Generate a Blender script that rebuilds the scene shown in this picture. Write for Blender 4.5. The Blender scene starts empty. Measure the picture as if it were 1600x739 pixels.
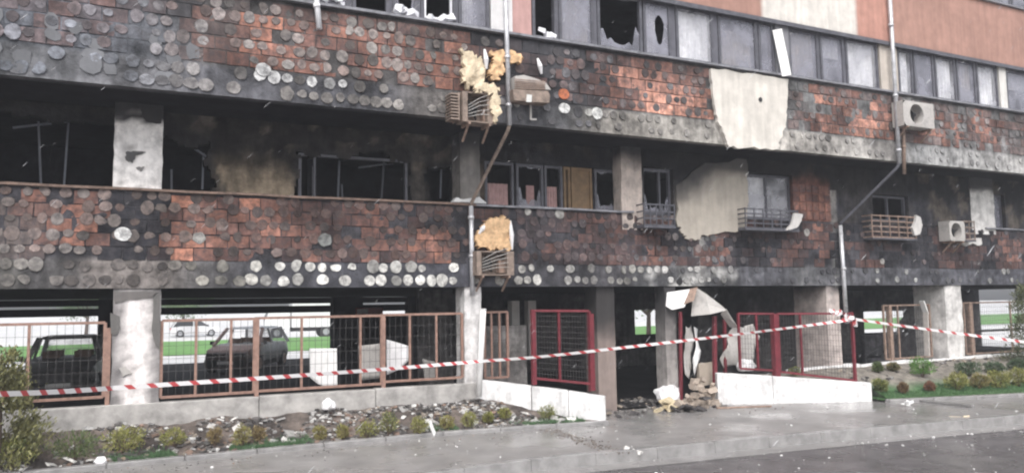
import bpy, bmesh, math, random
from mathutils import Vector, Matrix, noise
random.seed(7)
scene = bpy.context.scene
col = scene.collection
R = math.radians

# ------------------------------------------------------------------ camera
W, H, FPX = 1600.0, 739.0, 1230.0
CAM = Vector((0, -13.3, 2.1))
_y, _p, _r = R(26.2), R(5.0), R(0.9)
_fw = Vector((math.sin(_y)*math.cos(_p), math.cos(_y)*math.cos(_p), math.sin(_p)))
_rt = Vector((math.cos(_y), -math.sin(_y), 0)); _up = _rt.cross(_fw)
_rt, _up = _rt*math.cos(_r)-_up*math.sin(_r), _up*math.cos(_r)+_rt*math.sin(_r)
cd = bpy.data.cameras.new('camera'); cam = bpy.data.objects.new('camera', cd); col.objects.link(cam)
cam.matrix_world = Matrix(((_rt.x, _up.x, -_fw.x, CAM.x), (_rt.y, _up.y, -_fw.y, CAM.y), (_rt.z, _up.z, -_fw.z, CAM.z), (0, 0, 0, 1)))
cd.sensor_width = 36; cd.lens = 36*FPX/W; cd.clip_end = 3000; cd.clip_start = .05
scene.camera = cam

# ------------------------------------------------------------------ world, sun, exposure (rainy, overcast)
SUN_EL, SUN_AZ = 52, 205          # azimuth from +Y, clockwise
wd = bpy.data.worlds.new('World'); scene.world = wd; wd.use_nodes = True
nt = wd.node_tree; nt.nodes.clear()
sky = nt.nodes.new('ShaderNodeTexSky'); sky.sky_type = 'NISHITA'; sky.sun_disc = False
sky.sun_elevation = R(SUN_EL); sky.sun_rotation = R(SUN_AZ); sky.air_density = 1.0; sky.dust_density = 4.0; sky.ozone_density = 1.0
hs = nt.nodes.new('ShaderNodeHueSaturation'); hs.inputs['Saturation'].default_value = 0.3
bg = nt.nodes.new('ShaderNodeBackground'); bg.inputs['Strength'].default_value = 0.15
wo = nt.nodes.new('ShaderNodeOutputWorld')
nt.links.new(sky.outputs[0], hs.inputs['Color']); nt.links.new(hs.outputs[0], bg.inputs['Color']); nt.links.new(bg.outputs[0], wo.inputs['Surface'])
sl = bpy.data.lights.new('sun', 'SUN'); sl.energy = 1.0; sl.angle = R(40); sl.color = (1, .985, .97)
so = bpy.data.objects.new('sun', sl); col.objects.link(so)
_sd = Vector((math.sin(R(SUN_AZ))*math.cos(R(SUN_EL)), math.cos(R(SUN_AZ))*math.cos(R(SUN_EL)), math.sin(R(SUN_EL))))
so.rotation_euler = _sd.to_track_quat('Z', 'Y').to_euler(); so.location = (0, -20, 30)
vs = scene.view_settings; vs.view_transform = 'Standard'; vs.look = 'None'; vs.gamma = 1; vs.exposure = 0.85; vs.use_curve_mapping = False
scene.render.engine = 'CYCLES'
scene.cycles.filter_width = 2.2
scene.cycles.max_bounces = 6; scene.cycles.transparent_max_bounces = 12
scene.cycles.use_denoising = True

# ------------------------------------------------------------------ measuring helpers
def _ray(px, py): return _fw + _rt*((px-W/2)/FPX) - _up*((py-H/2)/FPX)
def F(px, py, Y=0.0):
    d = _ray(px, py); return CAM + d*((Y-CAM.y)/d.y)
def G(px, py, z=0.0):
    d = _ray(px, py); return CAM + d*((z-CAM.z)/d.z)
YU = -1.0                                    # plane of the overhanging upper storeys; 0 is the lower parapet
def xl(px): return F(px, 400, 0).x
def xu(px, py=120): return F(px, py, YU).x
def xw(px, py=60, Y=-.92): return F(px, py, Y).x
Z = dict(lb=2.45, lt=3.94, ub=5.3, ut=6.9, hd=8.1, tt=9.72)

def interp(k, x):
    if x <= k[0][0]: return k[0][1]
    for (a, va), (b, vb) in zip(k, k[1:]):
        if x <= b:
            t = (x-a)/(b-a) if b > a else 0
            if isinstance(va, tuple): return tuple(p+(q-p)*t for p, q in zip(va, vb))
            return va+(vb-va)*t
    return k[-1][1]
def nz(x, y, z=0, s=1.0): return noise.noise(Vector((x*s+3.1, y*s+7.7, z*s+1.3)))
def fb(x, y, z=0, s=1.0): return noise.fractal(Vector((x*s+3.1, y*s+7.7, z*s+1.3)), 1.0, 2.0, 4)
def mix(a, b, t):
    t = max(0, min(1, t)); return tuple(p+(q-p)*t for p, q in zip(a, b))
def mul(a, k): return tuple(p*k for p in a)
def smooth(a, b, x):
    t = max(0, min(1, (x-a)/(b-a))); return t*t*(3-2*t)

# ------------------------------------------------------------------ materials
MATS = {}
def mat(name, base=(.5, .5, .5), rough=.8, namt=.25, nscale=6, bump=.3, bscale=40, use_col=False, metal=0, spec=.4, rvar=0, alpha=None, coat=0, dist=.01, sootmix=0, streak=0, cloud=0, sscale=7):
    m = bpy.data.materials.new(name); m.use_nodes = True; t = m.node_tree; N, L = t.nodes, t.links
    b = N['Principled BSDF']; b.inputs['Roughness'].default_value = rough; b.inputs['Metallic'].default_value = metal
    b.inputs['Specular IOR Level'].default_value = spec; b.inputs['Coat Weight'].default_value = coat
    geo = N.new('ShaderNodeNewGeometry')
    if use_col:
        c = N.new('ShaderNodeAttribute'); c.attribute_name = 'Col'; csock = c.outputs['Color']
    else:
        c = N.new('ShaderNodeRGB'); c.outputs[0].default_value = (*base, 1); csock = c.outputs[0]
    n1 = N.new('ShaderNodeTexNoise'); n1.inputs['Scale'].default_value = nscale; n1.inputs['Detail'].default_value = 7; n1.inputs['Roughness'].default_value = .65
    L.new(geo.outputs['Position'], n1.inputs['Vector'])
    mr = N.new('ShaderNodeMapRange'); mr.inputs[1].default_value = .3; mr.inputs[2].default_value = .7
    mr.inputs[3].default_value = 1-namt; mr.inputs[4].default_value = 1+namt
    L.new(n1.outputs['Fac'], mr.inputs[0])
    mx = N.new('ShaderNodeMix'); mx.data_type = 'RGBA'; mx.blend_type = 'MULTIPLY'; mx.inputs[0].default_value = 1
    L.new(csock, mx.inputs[6]); L.new(mr.outputs[0], mx.inputs[7]); cout = mx.outputs[2]
    if streak:
        mp = N.new('ShaderNodeMapping'); mp.inputs['Scale'].default_value = (9, 9, .9); L.new(geo.outputs['Position'], mp.inputs[0])
        ns = N.new('ShaderNodeTexNoise'); ns.inputs['Scale'].default_value = 1; ns.inputs['Detail'].default_value = 5; L.new(mp.outputs[0], ns.inputs['Vector'])
        ms = N.new('ShaderNodeMapRange'); ms.inputs[1].default_value = .35; ms.inputs[2].default_value = .65; ms.inputs[3].default_value = 1-streak; ms.inputs[4].default_value = 1+streak*.6; L.new(ns.outputs['Fac'], ms.inputs[0])
        m5 = N.new('ShaderNodeMix'); m5.data_type = 'RGBA'; m5.blend_type = 'MULTIPLY'; m5.inputs[0].default_value = 1; L.new(cout, m5.inputs[6]); L.new(ms.outputs[0], m5.inputs[7]); cout = m5.outputs[2]
    if sootmix:
        ng = N.new('ShaderNodeTexNoise'); ng.inputs['Scale'].default_value = sscale; ng.inputs['Detail'].default_value = 8; ng.inputs['Roughness'].default_value = .7; L.new(geo.outputs['Position'], ng.inputs['Vector'])
        mg = N.new('ShaderNodeMapRange'); mg.inputs[1].default_value = .44; mg.inputs[2].default_value = .62; mg.inputs[3].default_value = 0; mg.inputs[4].default_value = sootmix; L.new(ng.outputs['Fac'], mg.inputs[0])
        m6 = N.new('ShaderNodeMix'); m6.data_type = 'RGBA'; m6.inputs[7].default_value = (.06, .056, .06, 1); L.new(mg.outputs[0], m6.inputs[0]); L.new(cout, m6.inputs[6]); cout = m6.outputs[2]
    if cloud:
        nc = N.new('ShaderNodeTexNoise'); nc.inputs['Scale'].default_value = 1.25; nc.inputs['Detail'].default_value = 5; nc.inputs['Roughness'].default_value = .6; L.new(geo.outputs['Position'], nc.inputs['Vector'])
        mc = N.new('ShaderNodeMapRange'); mc.inputs[1].default_value = .36; mc.inputs[2].default_value = .6; mc.inputs[3].default_value = 1-cloud; mc.inputs[4].default_value = 1+cloud*.35; L.new(nc.outputs['Fac'], mc.inputs[0])
        m7 = N.new('ShaderNodeMix'); m7.data_type = 'RGBA'; m7.blend_type = 'MULTIPLY'; m7.inputs[0].default_value = 1; L.new(cout, m7.inputs[6]); L.new(mc.outputs[0], m7.inputs[7]); cout = m7.outputs[2]
    L.new(cout, b.inputs['Base Color'])
    if bump:
        n2 = N.new('ShaderNodeTexNoise'); n2.inputs['Scale'].default_value = bscale; n2.inputs['Detail'].default_value = 5
        L.new(geo.outputs['Position'], n2.inputs['Vector'])
        bp = N.new('ShaderNodeBump'); bp.inputs['Strength'].default_value = bump; bp.inputs['Distance'].default_value = dist
        L.new(n2.outputs['Fac'], bp.inputs['Height']); L.new(bp.outputs[0], b.inputs['Normal'])
    if rvar:
        n3 = N.new('ShaderNodeTexNoise'); n3.inputs['Scale'].default_value = nscale*.35; n3.inputs['Detail'].default_value = 4
        L.new(geo.outputs['Position'], n3.inputs['Vector'])
        m3 = N.new('ShaderNodeMapRange'); m3.inputs[1].default_value = .38; m3.inputs[2].default_value = .62
        m3.inputs[3].default_value = max(.03, rough-rvar); m3.inputs[4].default_value = min(1, rough+rvar)
        L.new(n3.outputs['Fac'], m3.inputs[0]); L.new(m3.outputs[0], b.inputs['Roughness'])
    if alpha is not None: b.inputs['Alpha'].default_value = alpha
    MATS[name] = m; return m

mat('sooty_wall', rough=.75, namt=.42, nscale=5, bump=.55, bscale=30, use_col=True, dist=.02, streak=.22, cloud=.45, spec=.12)
mat('brick', rough=.85, namt=.3, nscale=11, bump=.5, bscale=55, use_col=True, sootmix=.74, streak=.25, cloud=.5, spec=.12)
mat('dab', rough=.85, namt=.28, nscale=14, bump=.5, bscale=45, use_col=True, sootmix=.62, cloud=.45, spec=.12, sscale=11)
mat('plaster', rough=.85, namt=.14, nscale=4, bump=.35, bscale=35, use_col=True, streak=.1)
mat('smooth_col', rough=.6, namt=.12, nscale=9, bump=.1, bscale=60, use_col=True)
mat('soot', (.016, .0155, .019), .9, .5, 3, .6, 25, spec=.05)
mat('column_plaster', rough=.85, namt=.16, nscale=5, bump=.5, bscale=30, use_col=True, sootmix=.4, streak=.14, spec=.2, sscale=3)
mat('rust_ledge', (.17, .115, .09), .6, .5, 9, .3, 40)
mat('grey_ledge', (.2, .2, .22), .5, .45, 6, .2, 40)
mat('fence_primer', (.27, .165, .13), .55, .3, 12, .15, 60)
mat('red_paint', (.15, .024, .033), .4, .3, 10, .12, 60)
mat('wire', (.075, .07, .07), .6, .2, 10, 0)
mat('white_paint', (.78, .77, .76), .55, .12, 5, .2, 40)
mat('concrete', (.36, .345, .33), .8, .42, 3.2, .45, 30, rvar=.15)
mat('old_white_wall', (.78, .77, .765), .75, .24, 3.5, .5, 25, streak=.16, sootmix=.3, sscale=3)
mat('asphalt', (.105, .098, .1), .26, .35, 3, .5, 170, rvar=.16, spec=.5, dist=.004)
mat('pavement', (.235, .225, .22), .3, .26, 1.6, .4, 120, rvar=.2, spec=.5, dist=.004)
mat('kerb', (.25, .243, .24), .2, .3, 4, .3, 60, rvar=.1)
mat('pale_ground', (.62, .61, .6), .5, .25, .5, .2, 20)
mat('dark_ground', (.022, .021, .022), .92, .5, 1.2, .6, 30, spec=.1)
mat('soil', rough=.85, namt=.5, nscale=7, bump=.9, bscale=28, use_col=True, dist=.03)
mat('turf', (.055, .17, .04), .85, .35, 3, .8, 60)
mat('far_turf', (.12, .26, .07), .85, .25, .6, .5, 12)
mat('leaf', rough=.6, namt=.25, nscale=12, bump=0, use_col=True)
mat('bark', (.09, .065, .05), .9, .3, 20, .5, 60)
mat('dark_frame', (.085, .085, .1), .5, .35, 8, .15, 40)
mat('pvc_white', (.72, .72, .74), .4, .15, 7, .05, 40)
mat('zinc', (.48, .48, .5), .38, .3, 6, .15, 40, metal=.35, rvar=.12)
mat('black_plastic', (.02, .02, .022), .5, .3, 10, .2, 40)
mat('rubber', (.018, .018, .018), .8, .3, 10, .2, 40)
mat('rusty_steel', (.27, .19, .15), .7, .45, 12, .3, 50)
mat('foam', (.6, .4, .23), .85, .4, 8, .6, 22)
mat('foam_pale', (.6, .5, .36), .85, .4, 8, .6, 22)
mat('ac_shell', (.5, .475, .45), .6, .35, 7, .15, 40, sootmix=.5)
mat('ac_burnt', (.22, .17, .14), .7, .5, 9, .3, 40)
mat('bag', (.76, .75, .76), .6, .12, 8, .5, 14)
mat('debris', rough=.85, namt=.3, nscale=20, bump=.4, bscale=60, use_col=True)
mat('car_paint', rough=.5, namt=.4, nscale=6, bump=.15, bscale=40, use_col=True)
mat('car_white', (.75, .75, .76), .25, .05, 4, 0, coat=.5)
mat('car_red', (.5, .03, .03), .3, .05, 4, 0, coat=.5)
mat('car_silver', (.45, .46, .48), .3, .05, 4, 0, metal=.5, coat=.5)
mat('car_glass', (.03, .035, .04), .08, .1, 4, 0, spec=.6)
mat('lamp_glass', (.6, .6, .6), .1, .05, 4, 0)
mat('tail_lamp', (.4, .02, .02), .2, .05, 4, 0)
mat('curtain_pink', (.42, .27, .26), .9, .2, 12, .2, 30)
mat('curtain_white', (.82, .82, .84), .9, .12, 12, .2, 30)
mat('curtain_beige', (.5, .46, .43), .9, .15, 9, .2, 30)
mat('door_wood', (.2, .13, .07), .7, .3, 8, .2, 30)

def glassmat(name, tint, amount, rough=.08):
    m = bpy.data.materials.new(name); m.use_nodes = True; t = m.node_tree; N, L = t.nodes, t.links; N.clear()
    out = N.new('ShaderNodeOutputMaterial'); tr = N.new('ShaderNodeBsdfTransparent'); df = N.new('ShaderNodeBsdfPrincipled')
    df.inputs['Roughness'].default_value = rough; df.inputs['Specular IOR Level'].default_value = .6
    geo = N.new('ShaderNodeNewGeometry'); no = N.new('ShaderNodeTexNoise'); no.inputs['Scale'].default_value = 2.5; no.inputs['Detail'].default_value = 6
    L.new(geo.outputs['Position'], no.inputs['Vector'])
    mr = N.new('ShaderNodeMapRange'); mr.inputs[1].default_value = .35; mr.inputs[2].default_value = .65; mr.inputs[3].default_value = max(0, amount-.2); mr.inputs[4].default_value = min(1, amount+.2)
    L.new(no.outputs['Fac'], mr.inputs[0]); df.inputs['Base Color'].default_value = (*tint, 1)
    mx = N.new('ShaderNodeMixShader'); L.new(mr.outputs[0], mx.inputs[0]); L.new(tr.outputs[0], mx.inputs[1]); L.new(df.outputs[0], mx.inputs[2]); L.new(mx.outputs[0], out.inputs[0])
    MATS[name] = m
glassmat('glass', (.3, .3, .35), .48)
glassmat('glass_clear', (.5, .5, .54), .3)

# ledge colour change and tape stripes
def tape_mat():
    m = bpy.data.materials.new('tape'); m.use_nodes = True; t = m.node_tree; N, L = t.nodes, t.links
    b = N['Principled BSDF']; b.inputs['Roughness'].default_value = .35
    uv = N.new('ShaderNodeUVMap'); sp = N.new('ShaderNodeSeparateXYZ'); L.new(uv.outputs[0], sp.inputs[0])
    ad = N.new('ShaderNodeMath'); ad.operation = 'ADD'; L.new(sp.outputs[0], ad.inputs[0]); L.new(sp.outputs[1], ad.inputs[1])
    fr = N.new('ShaderNodeMath'); fr.operation = 'FRACT'; L.new(ad.outputs[0], fr.inputs[0])
    gt = N.new('ShaderNodeMath'); gt.operation = 'GREATER_THAN'; gt.inputs[1].default_value = .66; L.new(fr.outputs[0], gt.inputs[0])
    mx = N.new('ShaderNodeMix'); mx.data_type = 'RGBA'; mx.inputs[6].default_value = (.82, .8, .8, 1); mx.inputs[7].default_value = (.52, .075, .08, 1)
    L.new(gt.outputs[0], mx.inputs[0]); L.new(mx.outputs[2], b.inputs['Base Color']); MATS['tape'] = m
tape_mat()

# ------------------------------------------------------------------ mesh helpers
def tag(o, label=None, cat=None, group=None, kind=None):
    if label: o['label'] = label
    if cat: o['category'] = cat
    if group: o['group'] = group
    if kind: o['kind'] = kind
    return o
def empty(name, loc=(0, 0, 0), rz=0):
    o = bpy.data.objects.new(name, None); o.location = loc; o.rotation_euler = (0, 0, rz); o.empty_display_size = .2; col.objects.link(o); return o
class MB:
    def __init__(s): s.v = []; s.f = []; s.c = []; s.uv = None
    def vert(s, p, c=(1, 1, 1)): s.v.append(tuple(p)); s.c.append(c); return len(s.v)-1
    def add(s, vs_, fs, c=(1, 1, 1)):
        o = len(s.v)
        for p in vs_: s.v.append(tuple(p)); s.c.append(c)
        for f in fs: s.f.append(tuple(o+i for i in f))
    def box(s, x0, x1, y0, y1, z0, z1, c=(1, 1, 1)):
        s.add([(x0, y0, z0), (x1, y0, z0), (x1, y1, z0), (x0, y1, z0), (x0, y0, z1), (x1, y0, z1), (x1, y1, z1), (x0, y1, z1)],
              [(0, 3, 2, 1), (4, 5, 6, 7), (0, 1, 5, 4), (1, 2, 6, 5), (2, 3, 7, 6), (3, 0, 4, 7)], c); return s
    def bar(s, a, b, w, h=None, c=(1, 1, 1)):      # square bar between two points
        h = h or w; a, b = Vector(a), Vector(b); d = (b-a).normalized()
        u = d.cross(Vector((0, 0, 1)));  u = u.normalized() if u.length > 1e-3 else Vector((1, 0, 0)); v = u.cross(d)
        P = []
        for q in (a, b):
            for i, j in ((-1, -1), (1, -1), (1, 1), (-1, 1)): P.append(q+u*(i*w/2)+v*(j*h/2))
        s.add(P, [(0, 1, 2, 3)[::-1], (4, 5, 6, 7), (0, 1, 5, 4), (1, 2, 6, 5), (2, 3, 7, 6), (3, 0, 4, 7)], c); return s
    def tube(s, pts, r, n=10, c=(1, 1, 1), cap=True):
        pts = [Vector(p) for p in pts]; o = len(s.v)
        for i, p in enumerate(pts):
            d = (pts[min(i+1, len(pts)-1)]-pts[max(i-1, 0)]).normalized()
            u = d.cross(Vector((0, .3, 1))); u = u.normalized() if u.length > 1e-3 else Vector((1, 0, 0)); v = d.cross(u)
            rr = r[i] if isinstance(r, (list, tuple)) else r
            for k in range(n):
                a = 2*math.pi*k/n; s.v.append(tuple(p+u*(math.cos(a)*rr)+v*(math.sin(a)*rr))); s.c.append(c)
        for i in range(len(pts)-1):
            for k in range(n): s.f.append((o+i*n+k, o+i*n+(k+1) % n, o+(i+1)*n+(k+1) % n, o+(i+1)*n+k))
        if cap:
            s.f.append(tuple(o+k for k in range(n))[::-1]); s.f.append(tuple(o+(len(pts)-1)*n+k for k in range(n)))
        return s
    def chunk(s, p, size, c, flat=.6, rnd=random):        # irregular broken piece
        rx = Matrix.Rotation(rnd.uniform(0, 6.28), 3, 'Z') @ Matrix.Rotation(rnd.uniform(-.5, .5), 3, 'X') @ Matrix.Rotation(rnd.uniform(-.5, .5), 3, 'Y')
        P = []
        for (i, j, k) in ((-1, -1, -1), (1, -1, -1), (1, 1, -1), (-1, 1, -1), (-1, -1, 1), (1, -1, 1), (1, 1, 1), (-1, 1, 1)):
            v = Vector((i*size*rnd.uniform(.5, 1), j*size*rnd.uniform(.35, .9), k*size*flat*rnd.uniform(.4, 1)))*.5
            P.append(Vector(p)+rx @ v)
        s.add(P, [(0, 3, 2, 1), (4, 5, 6, 7), (0, 1, 5, 4), (1, 2, 6, 5), (2, 3, 7, 6), (3, 0, 4, 7)], c)
    def plate(s, pts, Y0, Y1, c=(1, 1, 1), front=None):   # outline (x,z) with thickness between Y0 (front) and Y1
        n = len(pts); o = len(s.v); k = Vector((1, 0, 0))
        for Yq in (Y0, Y1):
            for x, z in pts: s.v.append((x, Yq, z)); s.c.append(c)
        s.f.append(tuple(o+i for i in range(n))); s.f.append(tuple(o+n+i for i in range(n))[::-1])
        for i in range(n): s.f.append((o+i, o+n+i, o+n+(i+1) % n, o+(i+1) % n))
        return s
    def build(s, name, m, parent=None, sm=False, local=False, origin=None):
        off = Vector((0, 0, 0))
        if origin is not None: off = Vector(origin)
        elif parent is not None and not local: off = PW(parent)
        me = bpy.data.meshes.new(name); me.from_pydata([tuple(Vector(p)-off) for p in s.v], [], s.f)
        at = me.color_attributes.new('Col', 'FLOAT_COLOR', 'POINT')
        at.data.foreach_set('color', [q for c in s.c for q in (c[0], c[1], c[2], 1.0)])
        if s.uv:
            ul = me.uv_layers.new(name='UVMap')
            for lp in me.loops: ul.data[lp.index].uv = s.uv[lp.vertex_index]
        me.materials.append(MATS[m]); me.update()
        if sm: me.polygons.foreach_set('use_smooth', [True]*len(me.polygons))
        o = bpy.data.objects.new(name, me); col.objects.link(o)
        if parent is not None: o.parent = parent
        if origin is not None: o.location = off - (PW(parent) if parent is not None else Vector((0, 0, 0)))
        return o
def PW(o):
    p = Vector((0, 0, 0))
    while o is not None: p = p+o.location; o = o.parent
    return p
def bevel(o, w=.02, seg=2):
    b = o.modifiers.new('bevel', 'BEVEL'); b.width = w; b.segments = seg; b.limit_method = 'ANGLE'; return o

def wall_grid(name, x0, x1, z0, z1, Y, thick, cf, m, parent, holes=(), step=.09, relief=.008, ragged=0, rough=0):
    """front skin with stains in its colour attribute, openings cut and reveals returned to depth"""
    def axis(a, b, edges):
        n = max(1, round((b-a)/step)); vals = [a+(b-a)*i/n for i in range(n+1)]
        edges = [e for e in edges if a < e < b]
        vals = [v for v in vals if all(abs(v-e) > step*.35 for e in edges)]+edges
        return sorted(set(vals))
    xs = axis(x0, x1, [e for h in holes for e in h[:2]]); zs = axis(z0, z1, [e for h in holes for e in h[2:4]])
    b = MB(); idx = {}
    def vid(i, j):
        if (i, j) not in idx:
            x, z = xs[i], zs[j]
            jx = jz = 0
            if ragged and 0 < i < len(xs)-1 and 0 < j < len(zs)-1: jx = ragged*nz(x, z, 5, 4); jz = ragged*nz(x, z, 9, 4)
            idx[(i, j)] = b.vert((x+jx, Y-relief*fb(x, z, 2, 3), z+jz), cf(x, z))
        return idx[(i, j)]
    cells = []
    for i in range(len(xs)-1):
        for j in range(len(zs)-1):
            cx, cz = (xs[i]+xs[i+1])/2, (zs[j]+zs[j+1])/2
            ex, ez = rough*nz(cx, cz, 3, 2.6), rough*nz(cx, cz, 8, 2.6)
            if any(h[0] < cx+ex < h[1] and h[2] < cz+ez < h[3] for h in holes): continue
            f = (vid(i, j), vid(i+1, j), vid(i+1, j+1), vid(i, j+1)); cells.append(f); b.f.append(f)
    cnt = {}
    for f in cells:
        for k in range(4):
            e = (f[k], f[(k+1) % 4]); key = tuple(sorted(e)); cnt[key] = None if key in cnt else e
    back = {}
    def bk(i):
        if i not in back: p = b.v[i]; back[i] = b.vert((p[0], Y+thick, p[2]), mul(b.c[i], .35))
        return back[i]
    for e in cnt.values():
        if e: b.f.append((e[1], e[0], bk(e[0]), bk(e[1])))
    return b.build(name, m, parent)

def outline(pts, Y): return [(F(a, c, Y).x, F(a, c, Y).z) for a, c in pts]
def rag(pts, amp, seed, n=5):
    q = random.Random(seed); out = []
    for (a, c), (a2, c2) in zip(pts, pts[1:]+pts[:1]):
        for k in range(n):
            t = k/n; out.append((a+(a2-a)*t+(q.uniform(-amp, amp) if k else 0), c+(c2-c)*t+(q.uniform(-amp, amp) if k else 0)))
    return out
# ================================================================== SETTING
def sheet(name, pts, z, m, kind='structure', parent=None):
    b = MB(); b.add([(x, y, z) for x, y in pts], [tuple(range(len(pts)))]); o = b.build(name, m, parent)
    if kind: o['kind'] = kind
    return o
sheet('ground', [(-400, -400), (700, -400), (700, 900), (-400, 900)], -.20, 'pale_ground')
KL = [(-30, -3.75), (-6, -3.66), (3.3, -3.56), (5.2, -3.46), (9.15, -3.76), (14.71, -4.36), (24, -5.4), (60, -9.5)]   # kerb line
def kerb_y(x): return interp(KL, x)
sheet('road', [(-60, -60), (90, -60)] + [(x, y-.17) for x, y in KL[::-1]] + [(-60, -3.9)], -.15, 'asphalt')
sheet('gutter', [(x, y-.15) for x, y in KL]+[(x, y-.55) for x, y in KL[::-1]], -.146, 'pavement')
pv = sheet('pavement', KL + [(60, 0), (-30, 0)], 0.0, 'pavement')
for i in range(-8, 34):                       # kerb stones, one metre each
    x0, x1 = i*1.0+.0015, i*1.0+.9985
    b = MB(); y0, y1 = kerb_y(x0), kerb_y(x1); h = .012+.004*((i*7) % 3)
    b.add([(x0, y0-.16, -.16), (x1, y1-.16, -.16), (x1, y1-.02, -.16), (x0, y0-.02, -.16), (x0, y0-.145, h), (x1, y1-.145, h), (x1, y1, h), (x0, y0, h)],
          [(0, 3, 2, 1), (4, 5, 6, 7), (0, 1, 5, 4), (1, 2, 6, 5), (2, 3, 7, 6), (3, 0, 4, 7)])
    bevel(b.build('kerbstone', 'kerb', pv), .006, 1)
sheet('parking_floor', [(-25, .2), (34, .2), (34, 21), (-25, 21)], .006, 'dark_ground')
sheet('far_pavement', [(-60, 21), (150, 21), (150, 28.5), (-60, 28.5)], -.03, 'pale_ground')
lawn = sheet('lawn', [(-80, 28.5), (260, 25), (260, 62), (40, 47), (-80, 45)], .0, 'far_turf')
lawn['kind'] = 'structure'

# planting bed with burnt soil on the left, sloping up to the wall
BL = [(-8, -1.2), (-1.1, -1.08), (4.9, -.92), (7.7, -1.36)]
def bed_z(x, y):
    y0 = interp(BL, x); t = max(0, min(1, (y-y0)/(0-y0)))
    return .045+.36*smooth(0, 1, t)+.05*fb(x, y, 0, 1.7)*min(1, t*4)+.03*fb(x, y, 4, 6)*min(1, t*4)
b = MB(); nx, ny = 150, 22; ids = {}
for i in range(nx+1):
    x = -8+15.6*i/nx; y0 = interp(BL, x); y1 = -.02 if x < 5.9 else max(y0+.02, -.02-1.22*(x-5.9)/1.72-.05)
    for j in range(ny+1):
        y = y0+(y1-y0)*j/ny; c = mix((.04, .033, .03), (.15, .122, .105), .45+1.0*fb(x, y, 1, 2.2)); ids[i, j] = b.vert((x, y, bed_z(x, y)), c)
for i in range(nx):
    for j in range(ny): b.f.append((ids[i, j], ids[i+1, j], ids[i+1, j+1], ids[i, j+1]))
bed = b.build('planting_bed', 'soil', sm=True); bed['kind'] = 'structure'
for i in range(16):                           # concrete edging of the bed
    xa, xb = -8+i*.98, -8+i*.98+.972; ya, yb = interp(BL, xa), interp(BL, xb); b = MB()
    b.add([(xa, ya-.1, -.02), (xb, yb-.1, -.02), (xb, yb+.02, -.02), (xa, ya+.02, -.02), (xa, ya-.1, .062), (xb, yb-.1, .062), (xb, yb+.02, .066), (xa, ya+.02, .066)],
          [(0, 3, 2, 1), (4, 5, 6, 7), (0, 1, 5, 4), (1, 2, 6, 5), (2, 3, 7, 6), (3, 0, 4, 7)])
    bevel(b.build('edging_stone', 'kerb', bed), .012, 1)
# grass bank on the right
GL = [(13.98, -1.95), (17.2, -2.75), (24, -4.0), (36, -6.0)]
def bank_z(x, y):
    y0 = interp(GL, x); t = max(0, min(1, (y-y0)/(-.05-y0))); return .05+.5*smooth(.1, 1, t)+.03*fb(x, y, 0, 1.5)
b = MB(); ids = {}; nx, ny = 110, 20
for i in range(nx+1):
    x = 11.2+24.8*i/nx
    y0 = interp(GL, x) if x > 13.98 else -.2-1.25*(x-11.0)/2.97
    for j in range(ny+1):
        y = y0+(-.03-y0)*j/ny; t = (y-interp(GL, max(x, 13.98)))/(-interp(GL, max(x, 13.98)))
        zz = bank_z(x, y) if x > 13.98 else .42+.1*(j/ny)+.02*fb(x, y, 0, 3)
        gm = smooth(.34, .55, t+.12*fb(x, y, 3, 1.5)) if x > 13.98 else 1
        c = mix((.06, .125, .05), (.2, .18, .155), gm); ids[i, j] = b.vert((x, y, zz), mul(c, 1+.3*fb(x, y, 2, 4)))
for i in range(nx):
    for j in range(ny): b.f.append((ids[i, j], ids[i+1, j], ids[i+1, j+1], ids[i, j+1]))
bank = b.build('planted_bank', 'soil', sm=True); bank['kind'] = 'structure'
for i in range(20):
    xa, xb = 14.05+i*1.0, 14.05+i*1.0+.99; ya, yb = interp(GL, xa), interp(GL, xb); b = MB()
    b.add([(xa, ya-.11, -.02), (xb, yb-.11, -.02), (xb, yb+.02, -.02), (xa, ya+.02, -.02), (xa, ya-.11, .07), (xb, yb-.11, .07), (xb, yb+.02, .075), (xa, ya+.02, .075)],
          [(0, 3, 2, 1), (4, 5, 6, 7), (0, 1, 5, 4), (1, 2, 6, 5), (2, 3, 7, 6), (3, 0, 4, 7)])
    bevel(b.build('edging_stone', 'kerb', bank), .012, 1)

# ================================================================== BUILDING
BX0, BX1, BY1 = -9.0, 34.0, 13.0
bld = empty('burnt_apartment_building', (0, 0, 0))
tag(bld, 'long burnt apartment block on pillars with sooty orange brick parapets', 'building')
def pl(px): return xl(px)
def kn(fn, pairs): return [(fn(p), v) for p, v in pairs]
SOOT = (.03, .03, .036)
# --- lower parapet base colours
k_lo_strip = kn(xl, [(-200, (.12, .115, .11)), (20, (.13, .125, .12)), (45, (.07, .068, .07)), (120, (.10, .095, .095)), (140, (.2, .18, .17)), (255, (.2, .18, .17)), (300, (.12, .115, .115)), (400, (.075, .075, .085)), (700, (.066, .067, .08)), (760, (.06, .06, .07)), (985, (.075, .072, .078)), (1010, (.2, .195, .185)), (1060, (.42, .41, .39)), (1120, (.4, .39, .37)), (1145, (.085, .085, .095)), (1225, (.08, .08, .09)), (1250, (.13, .13, .135)), (1300, (.1, .1, .11)), (1600, (.09, .09, .105))])
k_lo_clean = kn(xl, [(-250, .3), (0, .4), (40, .5), (150, .78), (158, .0), (262, .0), (270, 1.0), (400, .8), (440, .5), (520, .5), (560, .62), (700, .62), (716, .05), (735, 0), (800, .0), (870, .14), (1000, .16), (1035, .22), (1090, .22), (1100, .5), (1132, .45), (1142, .03), (1225, .06), (1240, .55), (1295, .5), (1308, .04), (1540, .08), (1570, .35), (1610, .2), (1800, .2)])
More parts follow.
